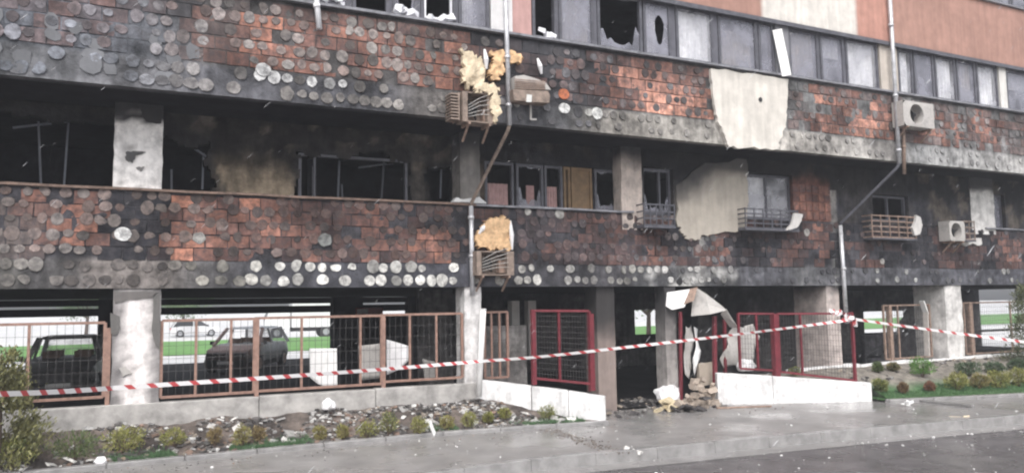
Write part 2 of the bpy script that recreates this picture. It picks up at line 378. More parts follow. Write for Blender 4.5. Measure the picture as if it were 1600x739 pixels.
k_up_clean = kn(xu, [(-250, .1), (0, .12), (80, .34), (165, .3), (200, .08), (270, .15), (300, .5), (360, .42), (400, .66), (560, .6), (720, .72), (738, .3), (800, .1), (870, .15), (885, .35), (930, .5), (960, .85), (1105, .95), (1232, .15), (1258, .2), (1266, .9), (1385, .85), (1400, .3), (1430, .55), (1500, .65), (1600, .4), (1900, .4)])
k_up_soot = kn(xu, [(-200, (.145, .157, .18)), (150, (.15, .16, .185)), (260, (.14, .145, .16)), (320, (.11, .105, .105)), (700, (.1, .095, .095)), (740, (.06, .06, .068)), (930, (.075, .075, .082)), (1050, (.14, .135, .135)), (1240, (.2, .2, .2)), (1600, (.22, .215, .215))])
k_up_strip = kn(xu, [(-200, (.15, .155, .165)), (230, (.14, .14, .15)), (330, (.09, .09, .1)), (600, (.085, .085, .095)), (660, (.15, .14, .135)), (720, (.14, .13, .125)), (760, (.07, .07, .078)), (880, (.09, .09, .095)), (950, (.24, .225, .205)), (1100, (.27, .255, .235)), (1240, (.36, .34, .315)), (1395, (.34, .325, .31)), (1420, (.26, .26, .26)), (1600, (.36, .35, .34))])
ZBL, ZBU = 2.87, 5.78       # where the slab edge ends and brick begins
def low_col(x, z):
    n = fb(x, z, 0, 1.6)
    c = mul((.055, .053, .06), 1+.5*n)
    if z < ZBL+.02:
        c = mul(interp(k_lo_strip, x), 1+.35*n)
        if xl(985) < x < xl(1150): c = mix((.07, .07, .075), (.62, .61, .59), .45+1.3*nz(x, z, 0, 3.2)-.5*abs(x-xl(1075)))
    st = abs(x-xl(1092)) < .12 and z > 2.8
    if st: c = mix(c, (.4, .39, .37), .6)
    if xl(1300) < x < xl(1312): c = mix(c, (.3, .3, .29), .55+.5*nz(x, z, 1, 4))
    return c
def up_col(x, z):
    n = fb(x, z, 8, 1.5); c = mul(interp(k_up_soot, x), .75+.5*n)
    if z > Z['ut']-.2: c = mul(c, .6)  # ledge shadow painted into the strip just below it
    if z < ZBU+.02: c = mul(interp(k_up_strip, x), 1+.4*n)
    if x < xu(290) and z < ZBU+.3: c = mul(c, 1+.5*nz(x, z, 3, 2.5))
    return c
lo = wall_grid('lower_parapet', BX0, BX1, Z['lb'], Z['lt'], 0, .2, low_col, 'sooty_wall', bld, step=.1, relief=.015)
upw = wall_grid('upper_parapet', BX0, BX1, Z['ub'], Z['ut'], YU, .2, up_col, 'sooty_wall', bld, step=.1, relief=.015)

# --- bricks
def plate_obj(name, x, z, w, h, Y, d, c, parent, jit=.0, bag=None, rnd=random):
    """one brick: slightly uneven box standing proud of its wall"""
    P = []; q = lambda: rnd.uniform(-jit, jit)
    e = min(.007, w*.1)
    ring0 = [(x-w/2+q(), z-h/2+q()), (x+w/2+q(), z-h/2+q()), (x+w/2+q(), z+h/2+q()), (x-w/2+q(), z+h/2+q())]
    tilt = rnd.uniform(-.006, .006)
    tgt = bag if bag is not None else MB()
    vs_ = [(a, Y+.02, b_) for a, b_ in ring0]+[(a+(e if a < x else -e), Y-d+(tilt if a < x else -tilt), b_+(e if b_ < z else -e)) for a, b_ in ring0]
    fs = [(4, 5, 6, 7), (0, 1, 5, 4), (1, 2, 6, 5), (2, 3, 7, 6), (3, 0, 4, 7)]
    o = len(tgt.v)
    for k, p in enumerate(vs_):
        tgt.v.append(p); tgt.c.append(mul(c, rnd.uniform(.85, 1.12) if k > 3 else .8))
    for f in fs: tgt.f.append(tuple(o+i for i in f))
    if bag is None: return tgt.build(name, 'brick', parent, origin=(x, Y, z))
rb = random.Random(11)
bricks = []
ORANGE = (.5, .235, .165)
def brick_rows(level):
    if level == 'lo': rows, z0, Yw, par, kc = 5, ZBL, 0, lo, k_lo_clean
    else: rows, z0, Yw, par, kc = 5, ZBU, YU, upw, k_up_clean
    rh = (.208 if level == 'lo' else .214)
    for r in range(rows):
        z = z0+rh*(r+.5); x = -3.4+(.17 if r % 2 else 0)
        while x < 25.5:
            w = .33; cx = x+w/2; x += w+.005
            if level == 'up' and xu(1108) < cx < xu(1226): continue
            cl = interp(kc, cx)+.55*fb(cx, z, 1 if level == 'lo' else 6, 1.3)+rb.uniform(-.14, .14)
            if level == 'lo' and xl(400) < cx < xl(720): cl -= .12*abs(r-1.5)-.08
            if level == 'up' and r == 4: cl -= .35  # top row darkened in its colour to stand for the ledge's shadow
            cl = max(0, min(1, cl-.1))
            so_ = SOOT if level == 'lo' else mul(interp(k_up_soot, cx), .85)
            if level == 'lo' and cx < xl(160): so_ = (.12, .1, .095)
            if level == 'lo' and xl(810) < cx < xl(1010): so_ = (.075, .06, .065)
            brown = (.2, .108, .09)
            c = mix(so_, brown, cl*2) if cl < .5 else mix(brown, (.58, .3, .225) if level == 'up' and cx > xu(900) else ORANGE, cl*2-1)
            c = mul(c, rb.uniform(.85, 1.15))
            if rb.random() < (.06 if cl > .35 else .12): continue          # fallen out
            bricks.append((level, cx, z, w, rh-.006, Yw, c, par))
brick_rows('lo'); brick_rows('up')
for r in range(4):                                       # bricks laid bare higher up beside the grilled window
    z = 3.97+.208*(r+.5)
    for k in range(7):
        cx = xl(1243)+.1+k*.2
        if cx > xl(1300): break
        c = mix((.17, .085, .07), ORANGE, rb.uniform(-.1, .6)-.25*(r > 2)); bricks.append(('lo', cx, z, .19, .19, 0, c, lo))
def vis(p): return -2.0 < p[1] < 24
bricks.sort(key=lambda q: (Vector((q[1], q[5], q[2]))-CAM).length*(0.8 if max(q[6]) > .15 else 1) + (0 if vis(q) else 50))
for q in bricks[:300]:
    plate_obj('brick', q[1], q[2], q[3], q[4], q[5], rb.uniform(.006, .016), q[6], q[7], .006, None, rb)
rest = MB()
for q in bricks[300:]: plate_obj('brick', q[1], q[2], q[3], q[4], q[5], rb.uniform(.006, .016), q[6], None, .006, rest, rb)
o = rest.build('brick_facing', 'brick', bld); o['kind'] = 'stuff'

# --- round adhesive dabs left on the walls after the insulation burnt away
rd = random.Random(5)
def dab(x, z, r, Y, c, bag):
    n = 18; ph = rd.uniform(0, 6.28); sq = rd.uniform(.78, 1.15); amp = rd.choice((.01, .02, .04, .07)); k1 = rd.choice((2, 3, 5)); rim = rd.uniform(.82, .93)
    d = rd.uniform(.003, .008)+.014; o = len(bag.v); cut = rd.random() < .1; ca = rd.uniform(0, 6.28)
    for (ff, dy, cm) in ((1.0, .03, .5), (.99, -d*.85, .88), (rim, -d, 1.02)):
        for k in range(n):
            a = 2*math.pi*k/n; rr = r*ff*(1+amp*math.sin(k1*a+ph)+rd.uniform(-.03, .03))
            if cut and math.cos(a-ca) > .35: rr *= .35/math.cos(a-ca)+.15
            bag.v.append((x+math.cos(a)*rr, Y+dy+rd.uniform(-.003, .003), z+math.sin(a)*rr*sq)); bag.c.append(mul(c, cm*rd.uniform(.9, 1.08)))
    bag.v.append((x+rd.uniform(-.02, .02), Y-d*rd.uniform(.7, 1.05), z)); bag.c.append(mul(c, rd.uniform(.85, 1.05)))
    for ring in range(2):
        for k in range(n): bag.f.append((o+ring*n+k, o+ring*n+(k+1) % n, o+(ring+1)*n+(k+1) % n, o+(ring+1)*n+k))
    for k in range(n): bag.f.append((o+2*n+k, o+2*n+(k+1) % n, o+3*n))
WHT = (.62, .61, .58)
k_d_lo_bot = kn(xl, [(-100, (.3, .28, .25)), (60, (.34, .32, .3)), (110, (.2, .18, .17)), (260, (.19, .17, .16)), (300, (.4, .38, .34)), (380, (.55, .53, .48)), (420, WHT), (720, WHT), (760, (.5, .48, .44)), (860, WHT), (930, (.3, .29, .28)), (985, (.4, .39, .36)), (1080, (.3, .29, .28)), (1130, (.5, .49, .47)), (1150, (.1, .1, .11)), (1350, (.1, .1, .11)), (1362, (.6, .6, .58)), (1432, (.6, .6, .58)), (1440, (.12, .12, .13)), (1530, (.15, .15, .155)), (1545, (.45, .45, .44)), (1580, (.4, .4, .39)), (1620, (.3, .3, .3))])
k_d_lo_top = kn(xl, [(-100, (.2, .18, .165)), (100, (.24, .22, .21)), (160, (.2, .18, .17)), (270, (.2, .17, .155)), (400, (.12, .1, .095)), (700, (.09, .075, .07)), (800, (.075, .072, .08)), (1000, (.1, .095, .1)), (1060, (.2, .2, .2)), (1150, (.085, .085, .09)), (1600, (.08, .08, .088))])
k_d_up = kn(xu, [(-100, (.2, .215, .245)), (200, (.22, .232, .26)), (280, (.22, .21, .21)), (420, (.24, .225, .215)), (720, (.25, .235, .22)), (800, (.12, .115, .12)), (930, (.14, .14, .15)), (1100, (.17, .165, .165)), (1250, (.22, .22, .22)), (1600, (.24, .24, .24))])
dabs = []
for lev in ('lo', 'up'):
    zb, Yw = (Z['lb'], 0) if lev == 'lo' else (Z['ub'], YU)
    for row in range(7):
        z0 = zb+[.12, .345, .58, .8, 1.02, 1.24, 1.42][row]+(.02 if lev == 'up' else 0); x = -2.9
        while x < 25:
            x += rd.choice((.18, .19, .2, .21, .23, .28))
            z = z0+rd.uniform(-.018, .018); r = rd.choice((.068, .08, .086, .09, .095))*rd.uniform(.92, 1.08)+(.008 if row < 2 and x < xl(720) else 0)-(.012 if x > xl(900) else 0)
            dens = .75 if row < 2 else .82
            if lev == 'up' and xu(1105) < x < xu(1230): continue
            if lev == 'up' and x < xu(290): dens = .6
            if lev == 'up' and x > xu(900): dens = .5
            if lev == 'up' and x > xu(1230): dens = .42
            if lev == 'up' and (xu(715) < x < xu(860)): dens = .3
            if lev == 'lo' and (xl(735) < x < xl(805)): dens = .25
            if lev == 'lo' and x > xl(1140): dens = .3
            if rd.random() > dens: continue
            if lev == 'lo':
                if row < 2:
                    c = interp(k_d_lo_bot, x)
                    if row == 1 and x < xl(380): c = mul(c, .75)
                    if xl(1010) < x < xl(1140): c = (.09, .09, .095) if rd.random() < .6 else (.6, .59, .57)
                else:
                    c = interp(k_d_lo_top, x)
                    if row == 2 and rd.random() < .5: c = mul(c, 1.3)
                    if rd.random() < .03: c = (.35, .34, .32)
            else:
                c = interp(k_d_up, x)
                if row == 1 and xu(345) < x < xu(600) and rd.random() < .7: c = (.68, .68, .68)
                if row == 0 and xu(230) < x < xu(650): c = mul(c, 1.3)
                if row == 1 and xu(640) < x < xu(960) and rd.random() < .35: c = (.62, .61, .58)
                if row < 2 and xu(930) < x: c = mul(mix(c, interp(k_up_strip, x), .85), 1.08)
            dabs.append((lev, x, z, r, Yw-.002, mul(mix(c, (.2, .11, .09), rd.uniform(0, .5)) if row > 1 and max(c) < .3 else c, rd.choice((.5, .75, .9, 1.0, 1.1, 1.3))), lo if lev == 'lo' else upw))
for (px, py, lev, c) in ((192, 366, 'lo', (.75, .75, .74)), (507, 375, 'lo', (.3, .31, .3)), (411, 110, 'up', (.78, .78, .78)), (880, 148, 'up', (.6, .2, .1)), (881, 170, 'up', (.8, .8, .79)), (932, 178, 'up', (.75, .75, .73))):
    p = F(px, py, 0 if lev == 'lo' else YU); dabs.append((lev, p.x, p.z, .12, (0 if lev == 'lo' else YU)-.015, c, lo if lev == 'lo' else upw))
dabs.sort(key=lambda q: (Vector((q[1], q[4], q[2]))-CAM).length + (0 if -1.9 < q[1] else 50))
rest = MB()
for k, q in enumerate(dabs):
    if k < 300:
        b = MB(); dab(q[1], q[2], q[3], q[4], q[5], b); b.build('adhesive_dab', 'dab', q[6], origin=(q[1], q[4], q[2]))
    else: dab(q[1], q[2], q[3], q[4], q[5], rest)
o = rest.build('adhesive_dabs', 'dab', bld); o['kind'] = 'stuff'

# --- scorched plaster remains on the upper left parapet
rp = random.Random(21)
for k in range(22):
    px = rp.uniform(-20, 310); py = rp.uniform(15, 118)+px*.1; p = F(px, py, YU); w, h = rp.uniform(.14, .28), rp.uniform(.14, .24)
    if not (Z['ub']+.1 < p.z < Z['ut']-.12): continue
    n = 9; pts = []
    for i in range(n):
        a = 2*math.pi*i/n; rr = rp.uniform(.75, 1.1); pts.append((p.x+w*.6*rr*max(-.9, min(.9, math.cos(a)*1.05)), p.z+h*.6*rr*max(-.9, min(.9, math.sin(a)*1.05))))
    g = rp.uniform(.12, .19); MB().plate(pts, YU-.014-k*.0003, YU+.01, (g*.96, g*.98, g*1.05)).build('plaster_patch', 'plaster', upw)

# --- ledges (metal flashings)
def ledge(x0, x1, y0, y1, z0, z1, m, name, par, wob=.012):
    b = MB(); n = int((x1-x0)/.35); 
    for i in range(n+1):
        x = x0+(x1-x0)*i/n; w = wob*nz(x, 0, 0, 1.3); 
        for (y, z) in ((y0+w*1.5, z0+w), (y0+w*1.5, z1+w), (y1, z1+.012+w*.4), (y1, z0)): b.vert((x, y, z))
    for i in range(n):
        a = i*4
        for k in range(4): b.f.append((a+k, a+4+k, a+4+(k+1) % 4, a+(k+1) % 4))
    b.f.append((0, 1, 2, 3)); b.f.append((n*4, n*4+3, n*4+2, n*4+1))
    return b.build(name, m, par)
ledge(BX0, xl(742), -.07, .24, Z['lt']+.003, Z['lt']+.04, 'rust_ledge', 'window_ledge', bld)
ledge(xl(742)+.01, xl(990), -.07, .24, Z['lt']+.003, Z['lt']+.04, 'grey_ledge', 'window_ledge', bld)
ledge(xl(1541), BX1, -.07, .24, Z['lt']+.003, Z['lt']+.04, 'grey_ledge', 'window_ledge', bld)
ledge(BX0, BX1, YU-.09, YU+.24, Z['ut']+.003, Z['ut']+.045, 'grey_ledge', 'window_ledge', bld)
ledge(BX0, BX1, YU-.09, YU+.24, Z['tt']+.003, Z['tt']+.045, 'grey_ledge', 'window_ledge', bld)

# --- slabs, third parapet, rear and inner walls
def bpart(name, x0, x1, y0, y1, z0, z1, m, c=(1, 1, 1), bev=0):
    o = MB().box(x0, x1, y0, y1, z0, z1, c).build(name, m, bld)
    if bev: bevel(o, bev)
    return o
bpart('floor_slab', BX0+.02, BX1-.02, .21, BY1, 2.47, 2.65, 'soot')
bpart('floor_slab', BX0+.02, BX1-.02, YU+.21, BY1, 5.33, 5.5, 'soot')
bpart('floor_slab', BX0+.02, BX1-.02, YU+.21, BY1, 8.13, 8.3, 'soot')
bpart('roof_slab', BX0, BX1, YU, BY1, 11.2, 11.4, 'soot')
bpart('rear_wall', BX0, BX1, BY1-.25, BY1, 2.66, 11.2, 'soot')
bpart('end_wall', BX0, BX0+.2, .3, BY1-.3, 2.66, 11.19, 'soot')
bpart('end_wall', BX1-.2, BX1, .3, BY1-.3, 2.66, 11.19, 'soot')
for (z0, z1) in ((2.66, 5.32), (5.51, 8.12), (8.31, 11.19)):
    bpart('inner_wall', BX0+.3, BX1-.3, 4.2, 4.35, z0, z1, 'soot')
    for x in (-4.5, 2.9, 7.9, 12.6, 17, 22): bpart('partition_wall', x, x+.12, .9 if z0 < 3 else 0, 4.19, z0+.002, z1-.002, 'soot')
TERR = (.36, .155, .105)
wx0, wx1 = xu(1189, 20), xu(1336, 30)
def terr_col(x, z):
    n = fb(x, z, 2, .9)
    c = mul((.34, .195, .155), 1+.12*n+.06*nz(x*3, z*.3, 0, 2))
    if wx0 < x < wx1: c = mul((.62, .585, .54), 1+.06*n)
    if xu(1336, 30) <= x < xu(1388, 30): c = mul((.4, .21, .165), 1+.1*n)
    if z < Z['hd']+.1: c = mul(c, .85)
    return c
wall_grid('top_parapet', BX0, BX1, Z['hd'], Z['tt'], YU-.02, .2, terr_col, 'plaster', bld, step=.12, relief=.004)
MB().box(BX0, BX1, YU-.06, YU-.022, Z['hd']-.06, Z['hd']+.03).build('drip_rail', 'dark_frame', bld)

# --- columns (first floor and ground floor)
def column(name, pa, pb, ya, yb, yref, Y0, depth, cf, zlo=None, zhi=None, fx=None):
    x0, x1 = F(pa, yref, Y0).x, F(pb, yref, Y0).x
    z1 = F((pa+pb)/2, ya, Y0).z if zhi is None else zhi; z0 = F((pa+pb)/2, yb, Y0).z if zlo is None else zlo
    b = MB(); n = max(4, int((z1-z0)/.07)); m = 6; k = 5
    def ringpts(z):
        L = []
        for i in range(m): L.append((x0+(x1-x0)*i/m, Y0))
        for i in range(k): L.append((x1, Y0+depth*i/k))
        for i in range(m): L.append((x1-(x1-x0)*i/m, Y0+depth))
        for i in range(k): L.append((x0, Y0+depth-depth*i/k))
        return L
    cnt = 2*(m+k)
    for j in range(n+1):
        z = z0+(z1-z0)*j/n
        for (x, y) in ringpts(z):
            j1 = .012*nz(x, z, y, 6); b.vert((x+j1, y+.012*nz(z, x, y, 6), z), cf(x, z, y))
    for j in range(n):
        for q in range(cnt): b.f.append((j*cnt+q, j*cnt+(q+1) % cnt, (j+1)*cnt+(q+1) % cnt, (j+1)*cnt+q))
    b.f.append(tuple(range(cnt))[::-1]); b.f.append(tuple(n*cnt+q for q in range(cnt)))
    return b.build(name, 'column_plaster', bld)
def white_soot(white, ztop, zsoft, side=.0, xc=None, hw=.3):
    def f(x, z, y):
        n = fb(x, z, y, 2.2); s = smooth(ztop-zsoft, ztop+zsoft*.3, z+.12*n)
        if xc is not None and side: s = max(s, side*smooth(hw*.55, hw*1.0, abs(x-xc)+.1*n))
        c = mix(white, (.05, .048, .05), s)
        if nz(x, z, y, 9) > .55: c = mix(c, (.3, .28, .27), .6)
        return c
    return f
zt = F(215, 182, 0).z
column('column', 178, 254, None, None, 240, .03, .5, white_soot((.88, .85, .83), zt, .05), 2.66, 5.32)
column('column', 175, 250, None, None, 540, .03, .55, white_soot((.82, .77, .755), 2.42, .22, .75, F(212, 540, .03).x, .27), -.1, 2.46)
column('column', 719, 750, None, None, 280, .03, .4, white_soot((.22, .205, .19), F(735, 230, 0).z, .4), 2.66, 5.32)
column('column', 726, 752, None, None, 520, .03, .4, white_soot((.74, .72, .71), 2.5, .05), -.1, 2.46)
column('column', 971, 1003, None, None, 290, -.012, .3, white_soot((.56, .48, .43), F(985, 245, 0).z, .3), 3.6, 5.32)
column('column', 1041, 1058, None, None, 540, .03, .35, white_soot((.36, .335, .32), 1.9, 1.3), -.1, 2.46)
column('column', 1294, 1314, None, None, 520, .03, 1.0, white_soot((.52, .45, .42), 2.4, .3), -.1, 2.46)
column('column', 1480, 1506, None, None, 520, .03, .9, white_soot((.66, .64, .62), 2.48, .15), -.1, 2.46)
column('column', 1517, 1553, None, None, 320, -.012, .3, white_soot((.68, .66, .64), F(1530, 295, 0).z, .15), 3.8, 5.32)
for x in (-6.0, 24.5, 29.5): 
    MB().box(x, x+.5, .03, .6, -.1, 2.46, (.5, .48, .46)).build('column', 'plaster', bld)

# --- first floor walls between the parapets
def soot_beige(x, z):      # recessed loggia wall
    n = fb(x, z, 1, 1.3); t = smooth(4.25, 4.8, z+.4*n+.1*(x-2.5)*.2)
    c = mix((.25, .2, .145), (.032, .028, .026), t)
    sx = F(640, 270, .5).x
    if x > sx-.05: c = mix((.085, .075, .065), (.03, .028, .028), .5+n)
    if x < F(335, 250, .5).x+.4*max(0, 4.6-z): c = mix(c, (.05, .045, .04), .75)
    if nz(x, z, 0, 3.2) > .3 and z > 4.4: c = mix(c, (.17, .14, .11), .5)
    if x < F(262, 240, .5).x: c = mul(c, .35)
    for hx0, hx1, hz0, hz1 in hA:
        dx = max(hx0-x, 0, x-hx1); dz = max(0, z-hz1); e = math.hypot(dx*2.2, dz*.8)+.12*n
        c = mix(c, (.026, .024, .025), .85*(1-smooth(.0, .3, e)))
    return c
YA = .5
def rectF(a, b_, t, bt, Y): 
    return (F(a, (t+bt)/2, Y).x, F(b_, (t+bt)/2, Y).x, F((a+b_)/2, bt, Y).z, F((a+b_)/2, t, Y).z)
xA1 = F(745, 280, YA).x
hA = [(-7.5, F(188, 250, YA).x, 2.7, 5.05), (F(262, 260, YA).x, F(330, 260, YA).x, 2.7, F(295, 216, YA).z), (F(463, 270, YA).x, F(638, 270, YA).x, 3.6, F(550, 243, YA).z), (F(672, 270, YA).x, F(714, 270, YA).x, 2.7, 4.75)]
wall_grid('loggia_wall', BX0+.3, xA1, 2.66, 5.32, YA, .18, soot_beige, 'sooty_wall', bld, hA, .06, .012, .05, .28)
# charred frame inside the opening beside the ledge
def window(px0, px1, py0, py1, Y, mats, parts, fw=.045, mull=(), name='window', z0=None, z1=None):
    x0, x1 = F(px0, (py0+py1)/2, Y).x, F(px1, (py0+py1)/2, Y).x
    z0 = F((px0+px1)/2, py1, Y).z if z0 is None else z0; z1 = F((px0+px1)/2, py0, Y).z if z1 is None else z1
    return window_at(x0, x1, z0, z1, Y, mats, parts, fw, mull, name)
rw = random.Random(3)
def window_at(x0, x1, z0, z1, Y, fm, parts, fw=.045, mull=(), name='window'):
    b = MB()
    b.box(x0, x0+fw, Y-.03, Y+.04, z0, z1).box(x1-fw, x1, Y-.03, Y+.04, z0, z1)
    b.box(x0+fw, x1-fw, Y-.028, Y+.038, z0, z0+fw).box(x0+fw, x1-fw, Y-.028, Y+.038, z1-fw, z1)
    for m in mull: b.box(x0+(x1-x0)*m-fw*.4, x0+(x1-x0)*m+fw*.4, Y-.026, Y+.036, z0+fw, z1-fw)
    w = b.build(name, fm, bld)
    xa, xb, za, zb = x0+fw, x1-fw, z0+fw, z1-fw
    for p in parts:
        if p == 'pane': MB().box(xa, xb, Y, Y+.006, za, zb).build('pane', 'glass', w)
        elif p == 'pane_clear': MB().box(xa, xb, Y, Y+.006, za, zb).build('pane', 'glass_clear', w)
        elif p == 'shards':               # broken glass round the rim
            n = 11; q = MB(); top = [(xa+(xb-xa)*i/n, za+(zb-za)*max(.03, .10+.09*rw.uniform(-1, 1)+(.3 if i < 2 or i > n-2 else 0))) for i in range(n+1)]
            q.plate([(xa, za), (xb, za)]+top[::-1], Y, Y+.006); q.build('broken_pane', 'glass', w)
            tp = [(xa+(xb-xa)*i/8, zb-(zb-za)*max(.008, .025+.03*rw.uniform(-1, 1))) for i in range(9)]
            q = MB(); q.plate(tp+[(xb, zb), (xa, zb)], Y, Y+.006); q.build('broken_pane', 'glass', w)
        elif p == 'hole':
            mx_, mz = xa+(xb-xa)*.62, za+(zb-za)*.5; q = MB(); hole = [(mx_+(xb-xa)*.2*math.cos(a)*(1+.2*math.sin(3*a)), mz+(zb-za)*.3*math.sin(a)) for a in [i*math.pi/7 for i in range(14)]]
            q.plate([(xa, za), (xb, za), (xb, mz), hole[0]]+hole[13:6:-1]+[(xa, mz)], Y, Y+.006)
            q.plate([(xa, mz), hole[7]]+hole[6::-1]+[(xb, mz), (xb, zb), (xa, zb)], Y+.0005, Y+.0065); q.build('broken_pane', 'glass', w)
        elif p.startswith('curtain'):
            mm, lo_, hi_, l, r_ = {'curtain_white': ('curtain_white', 0, 1, 0, 1), 'curtain_half': ('curtain_white', 0, 1, .02, .55), 'curtain_low': ('curtain_beige', 0, .78, .04, .98), 'curtain_top': ('curtain_white', .55, 1, 0, 1), 'curtain_grey': ('curtain_beige', 0, 1, .1, 1), 'curtain_pink_r': ('curtain_pink', 0, .55, .45, .8), 'curtain_pink': ('curtain_pink', 0, .55, .05, .95)}[p]
            q = MB(); n = 24; u0, u1 = xa+(xb-xa)*l, xa+(xb-xa)*r_; o0 = len(q.v); zl, zh = za+(zb-za)*lo_, za+(zb-za)*hi_
            for i in range(n+1):
                x = u0+(u1-u0)*i/n; y = Y+.1+.018*math.sin(i*1.3+rw.uniform(-.3, .3))
                q.vert((x, y, zl)); q.vert((x, y, zh))
            for i in range(n): q.f.append((i*2, i*2+2, i*2+3, i*2+1))
            q.build('curtain', mm, w, sm=True)
        elif p == 'scrap':
            q = MB(); 
            for _ in range(5):
                q.chunk((rw.uniform(xa, xb), Y-.02, za+rw.uniform(.02, .12)), rw.uniform(.1, .22), (.75, .75, .78), .7, rw)
            q.build('torn_lining', 'smooth_col', w)
        elif p == 'white_rim':
            q = MB(); q.box(xa, xa+.03, Y-.036, Y+.02, za, zb, (.7, .7, .73)); q.box(xa+.03, xb-.05, Y-.036, Y+.02, za, za+.035, (.7, .7, .73)); q.box(xb-.05, xb-.02, Y-.036, Y+.02, za, zb, (.62, .62, .66)); q.build('inner_frame', 'smooth_col', w)
    return w
window(466, 636, 245, 312, YA+.03, 'dark_frame', [], .05, (.14,), z0=3.62)
MB().box(F(488, 290, YA+.1).x, F(492, 290, YA+.1).x, YA+.06, YA+.1, 3.62, 4.6, (.45, .45, .48)).build('shutter_rail', 'smooth_col', bld)
rc_ = random.Random(41)
for (a, t_, a2, t2, Y) in ((60, 190, 64, 290, .9), (110, 150, 100, 290, 1.3), (20, 200, 150, 185, 1.0), (268, 265, 268, 296, .62), (300, 230, 330, 250, .7), (318, 240, 316, 296, .8), (530, 250, 528, 310, .9), (534, 288, 535, 308, .8), (600, 250, 596, 310, 1.1), (560, 262, 640, 252, 1.4), (690, 240, 688, 310, .8)):
    MB().bar(F(a, t_, Y), F(a2, t2, Y), rc_.uniform(.02, .05), .03, mul((.16, .17, .2), rc_.uniform(.5, 1.4))).build('charred_frame_piece', 'smooth_col', bld)
def scar(pts, Y, c=(.04, .038, .04), seed=1): MB().plate(rag(outline(pts, Y), .012, seed, 3), Y-.004, Y+.05, c).build('spalled_patch', 'plaster', bld)
scar([(196, 238), (208, 236), (228, 238), (212, 243), (207, 255), (197, 250)], .012, (.09, .088, .09)); scar([(219, 170), (253, 172), (252, 193), (230, 191), (224, 185)], .012); scar([(212, 262), (226, 260), (220, 268)], .012, (.2, .19, .19), 2)
scar([(172, 488), (187, 494), (188, 512), (180, 524), (173, 520)], .012, (.12, .115, .11), 3); scar([(240, 462), (250, 458), (249, 545), (243, 538), (237, 512)], .012, (.13, .125, .12), 4); scar([(178, 456), (246, 456), (238, 464), (200, 468), (180, 474)], .012, (.14, .13, .125), 5)
scar([(186, 575), (196, 572), (206, 583), (192, 588)], .012, (.4, .38, .36), 6)
# middle run of windows
YB = .3
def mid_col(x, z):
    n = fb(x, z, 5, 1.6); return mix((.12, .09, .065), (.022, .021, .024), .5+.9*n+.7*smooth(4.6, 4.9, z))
xB0, xB1 = xA1-.06, F(1003, 290, YB).x
zh = F(860, 258, YB).z
hB = [(F(757, 290, YB).x, F(966, 290, YB).x, 3.62, zh)]
wall_grid('window_wall', xB0, xB1, 2.66, 5.32, YB, .15, mid_col, 'sooty_wall', bld, hB, .1, .01, 0)
zs = 3.985
for (a, c, parts, mm) in ((757, 802, ['curtain_pink'], 'dark_frame'), (806, 848, ['curtain_pink_r', 'shards'], 'dark_frame'), (850, 878, ['curtain_pink'], 'dark_frame'), (880, 890, [], 'door_wood'), (892, 924, [], 'door_wood'), (928, 966, ['shards'], 'dark_frame')):
    w = window_at(F(a, 290, YB+.05).x, F(c, 290, YB+.05).x, zs, zh-.01, YB+.05, mm, parts, .05, ())
    if a == 892:
        MB().box(F(895, 290, YB+.05).x, F(921, 290, YB+.05).x, YB+.05, YB+.08, zs+.05, zh-.06).build('door_leaf', 'door_wood', w)
# right hand run: wall flush with the lower parapet
def right_col(x, z):
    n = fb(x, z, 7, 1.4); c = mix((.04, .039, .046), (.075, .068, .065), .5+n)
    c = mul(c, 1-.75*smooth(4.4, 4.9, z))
    if xl(1240) < x < xl(1302): c = mix(c, (.3, .12, .08), .55*smooth(5.1, 4.6, z)+.2*n)
    if abs(x-xl(1306)) < .14 and z < 4.7: c = mix(c, (.42, .4, .37), .6+.5*n)
    if x > xl(1440) and n > .0: c = mix(c, (.16, .13, .1), .4)
    return c
hD = [rectF(1007, 1053, 262, 356, 0), rectF(1164, 1240, 272, 356, 0), rectF(1364, 1420, 305, 345, 0), (xl(1556), xl(1576), 3.99, F(1566, 304, 0).z)]
wall_grid('outer_wall', xl(1003)+.01, BX1, Z['lt']+.001 if 0 else 3.945, 5.31, .004, .2, right_col, 'sooty_wall', bld, [(h[0], h[1], max(h[2], 3.95), h[3]) for h in hD], .1, .01, 0)
for (h, parts, mu) in ((hD[0], ['shards'], (.62,)), (hD[1], ['curtain_half', 'pane_clear'], (.5,)), (hD[2], [], (.5,)), (hD[3], ['pane'], ())):
    window_at(h[0]+.01, h[1]-.01, max(h[2], 3.955), h[3]-.01, .13, 'dark_frame', parts, .05, mu)
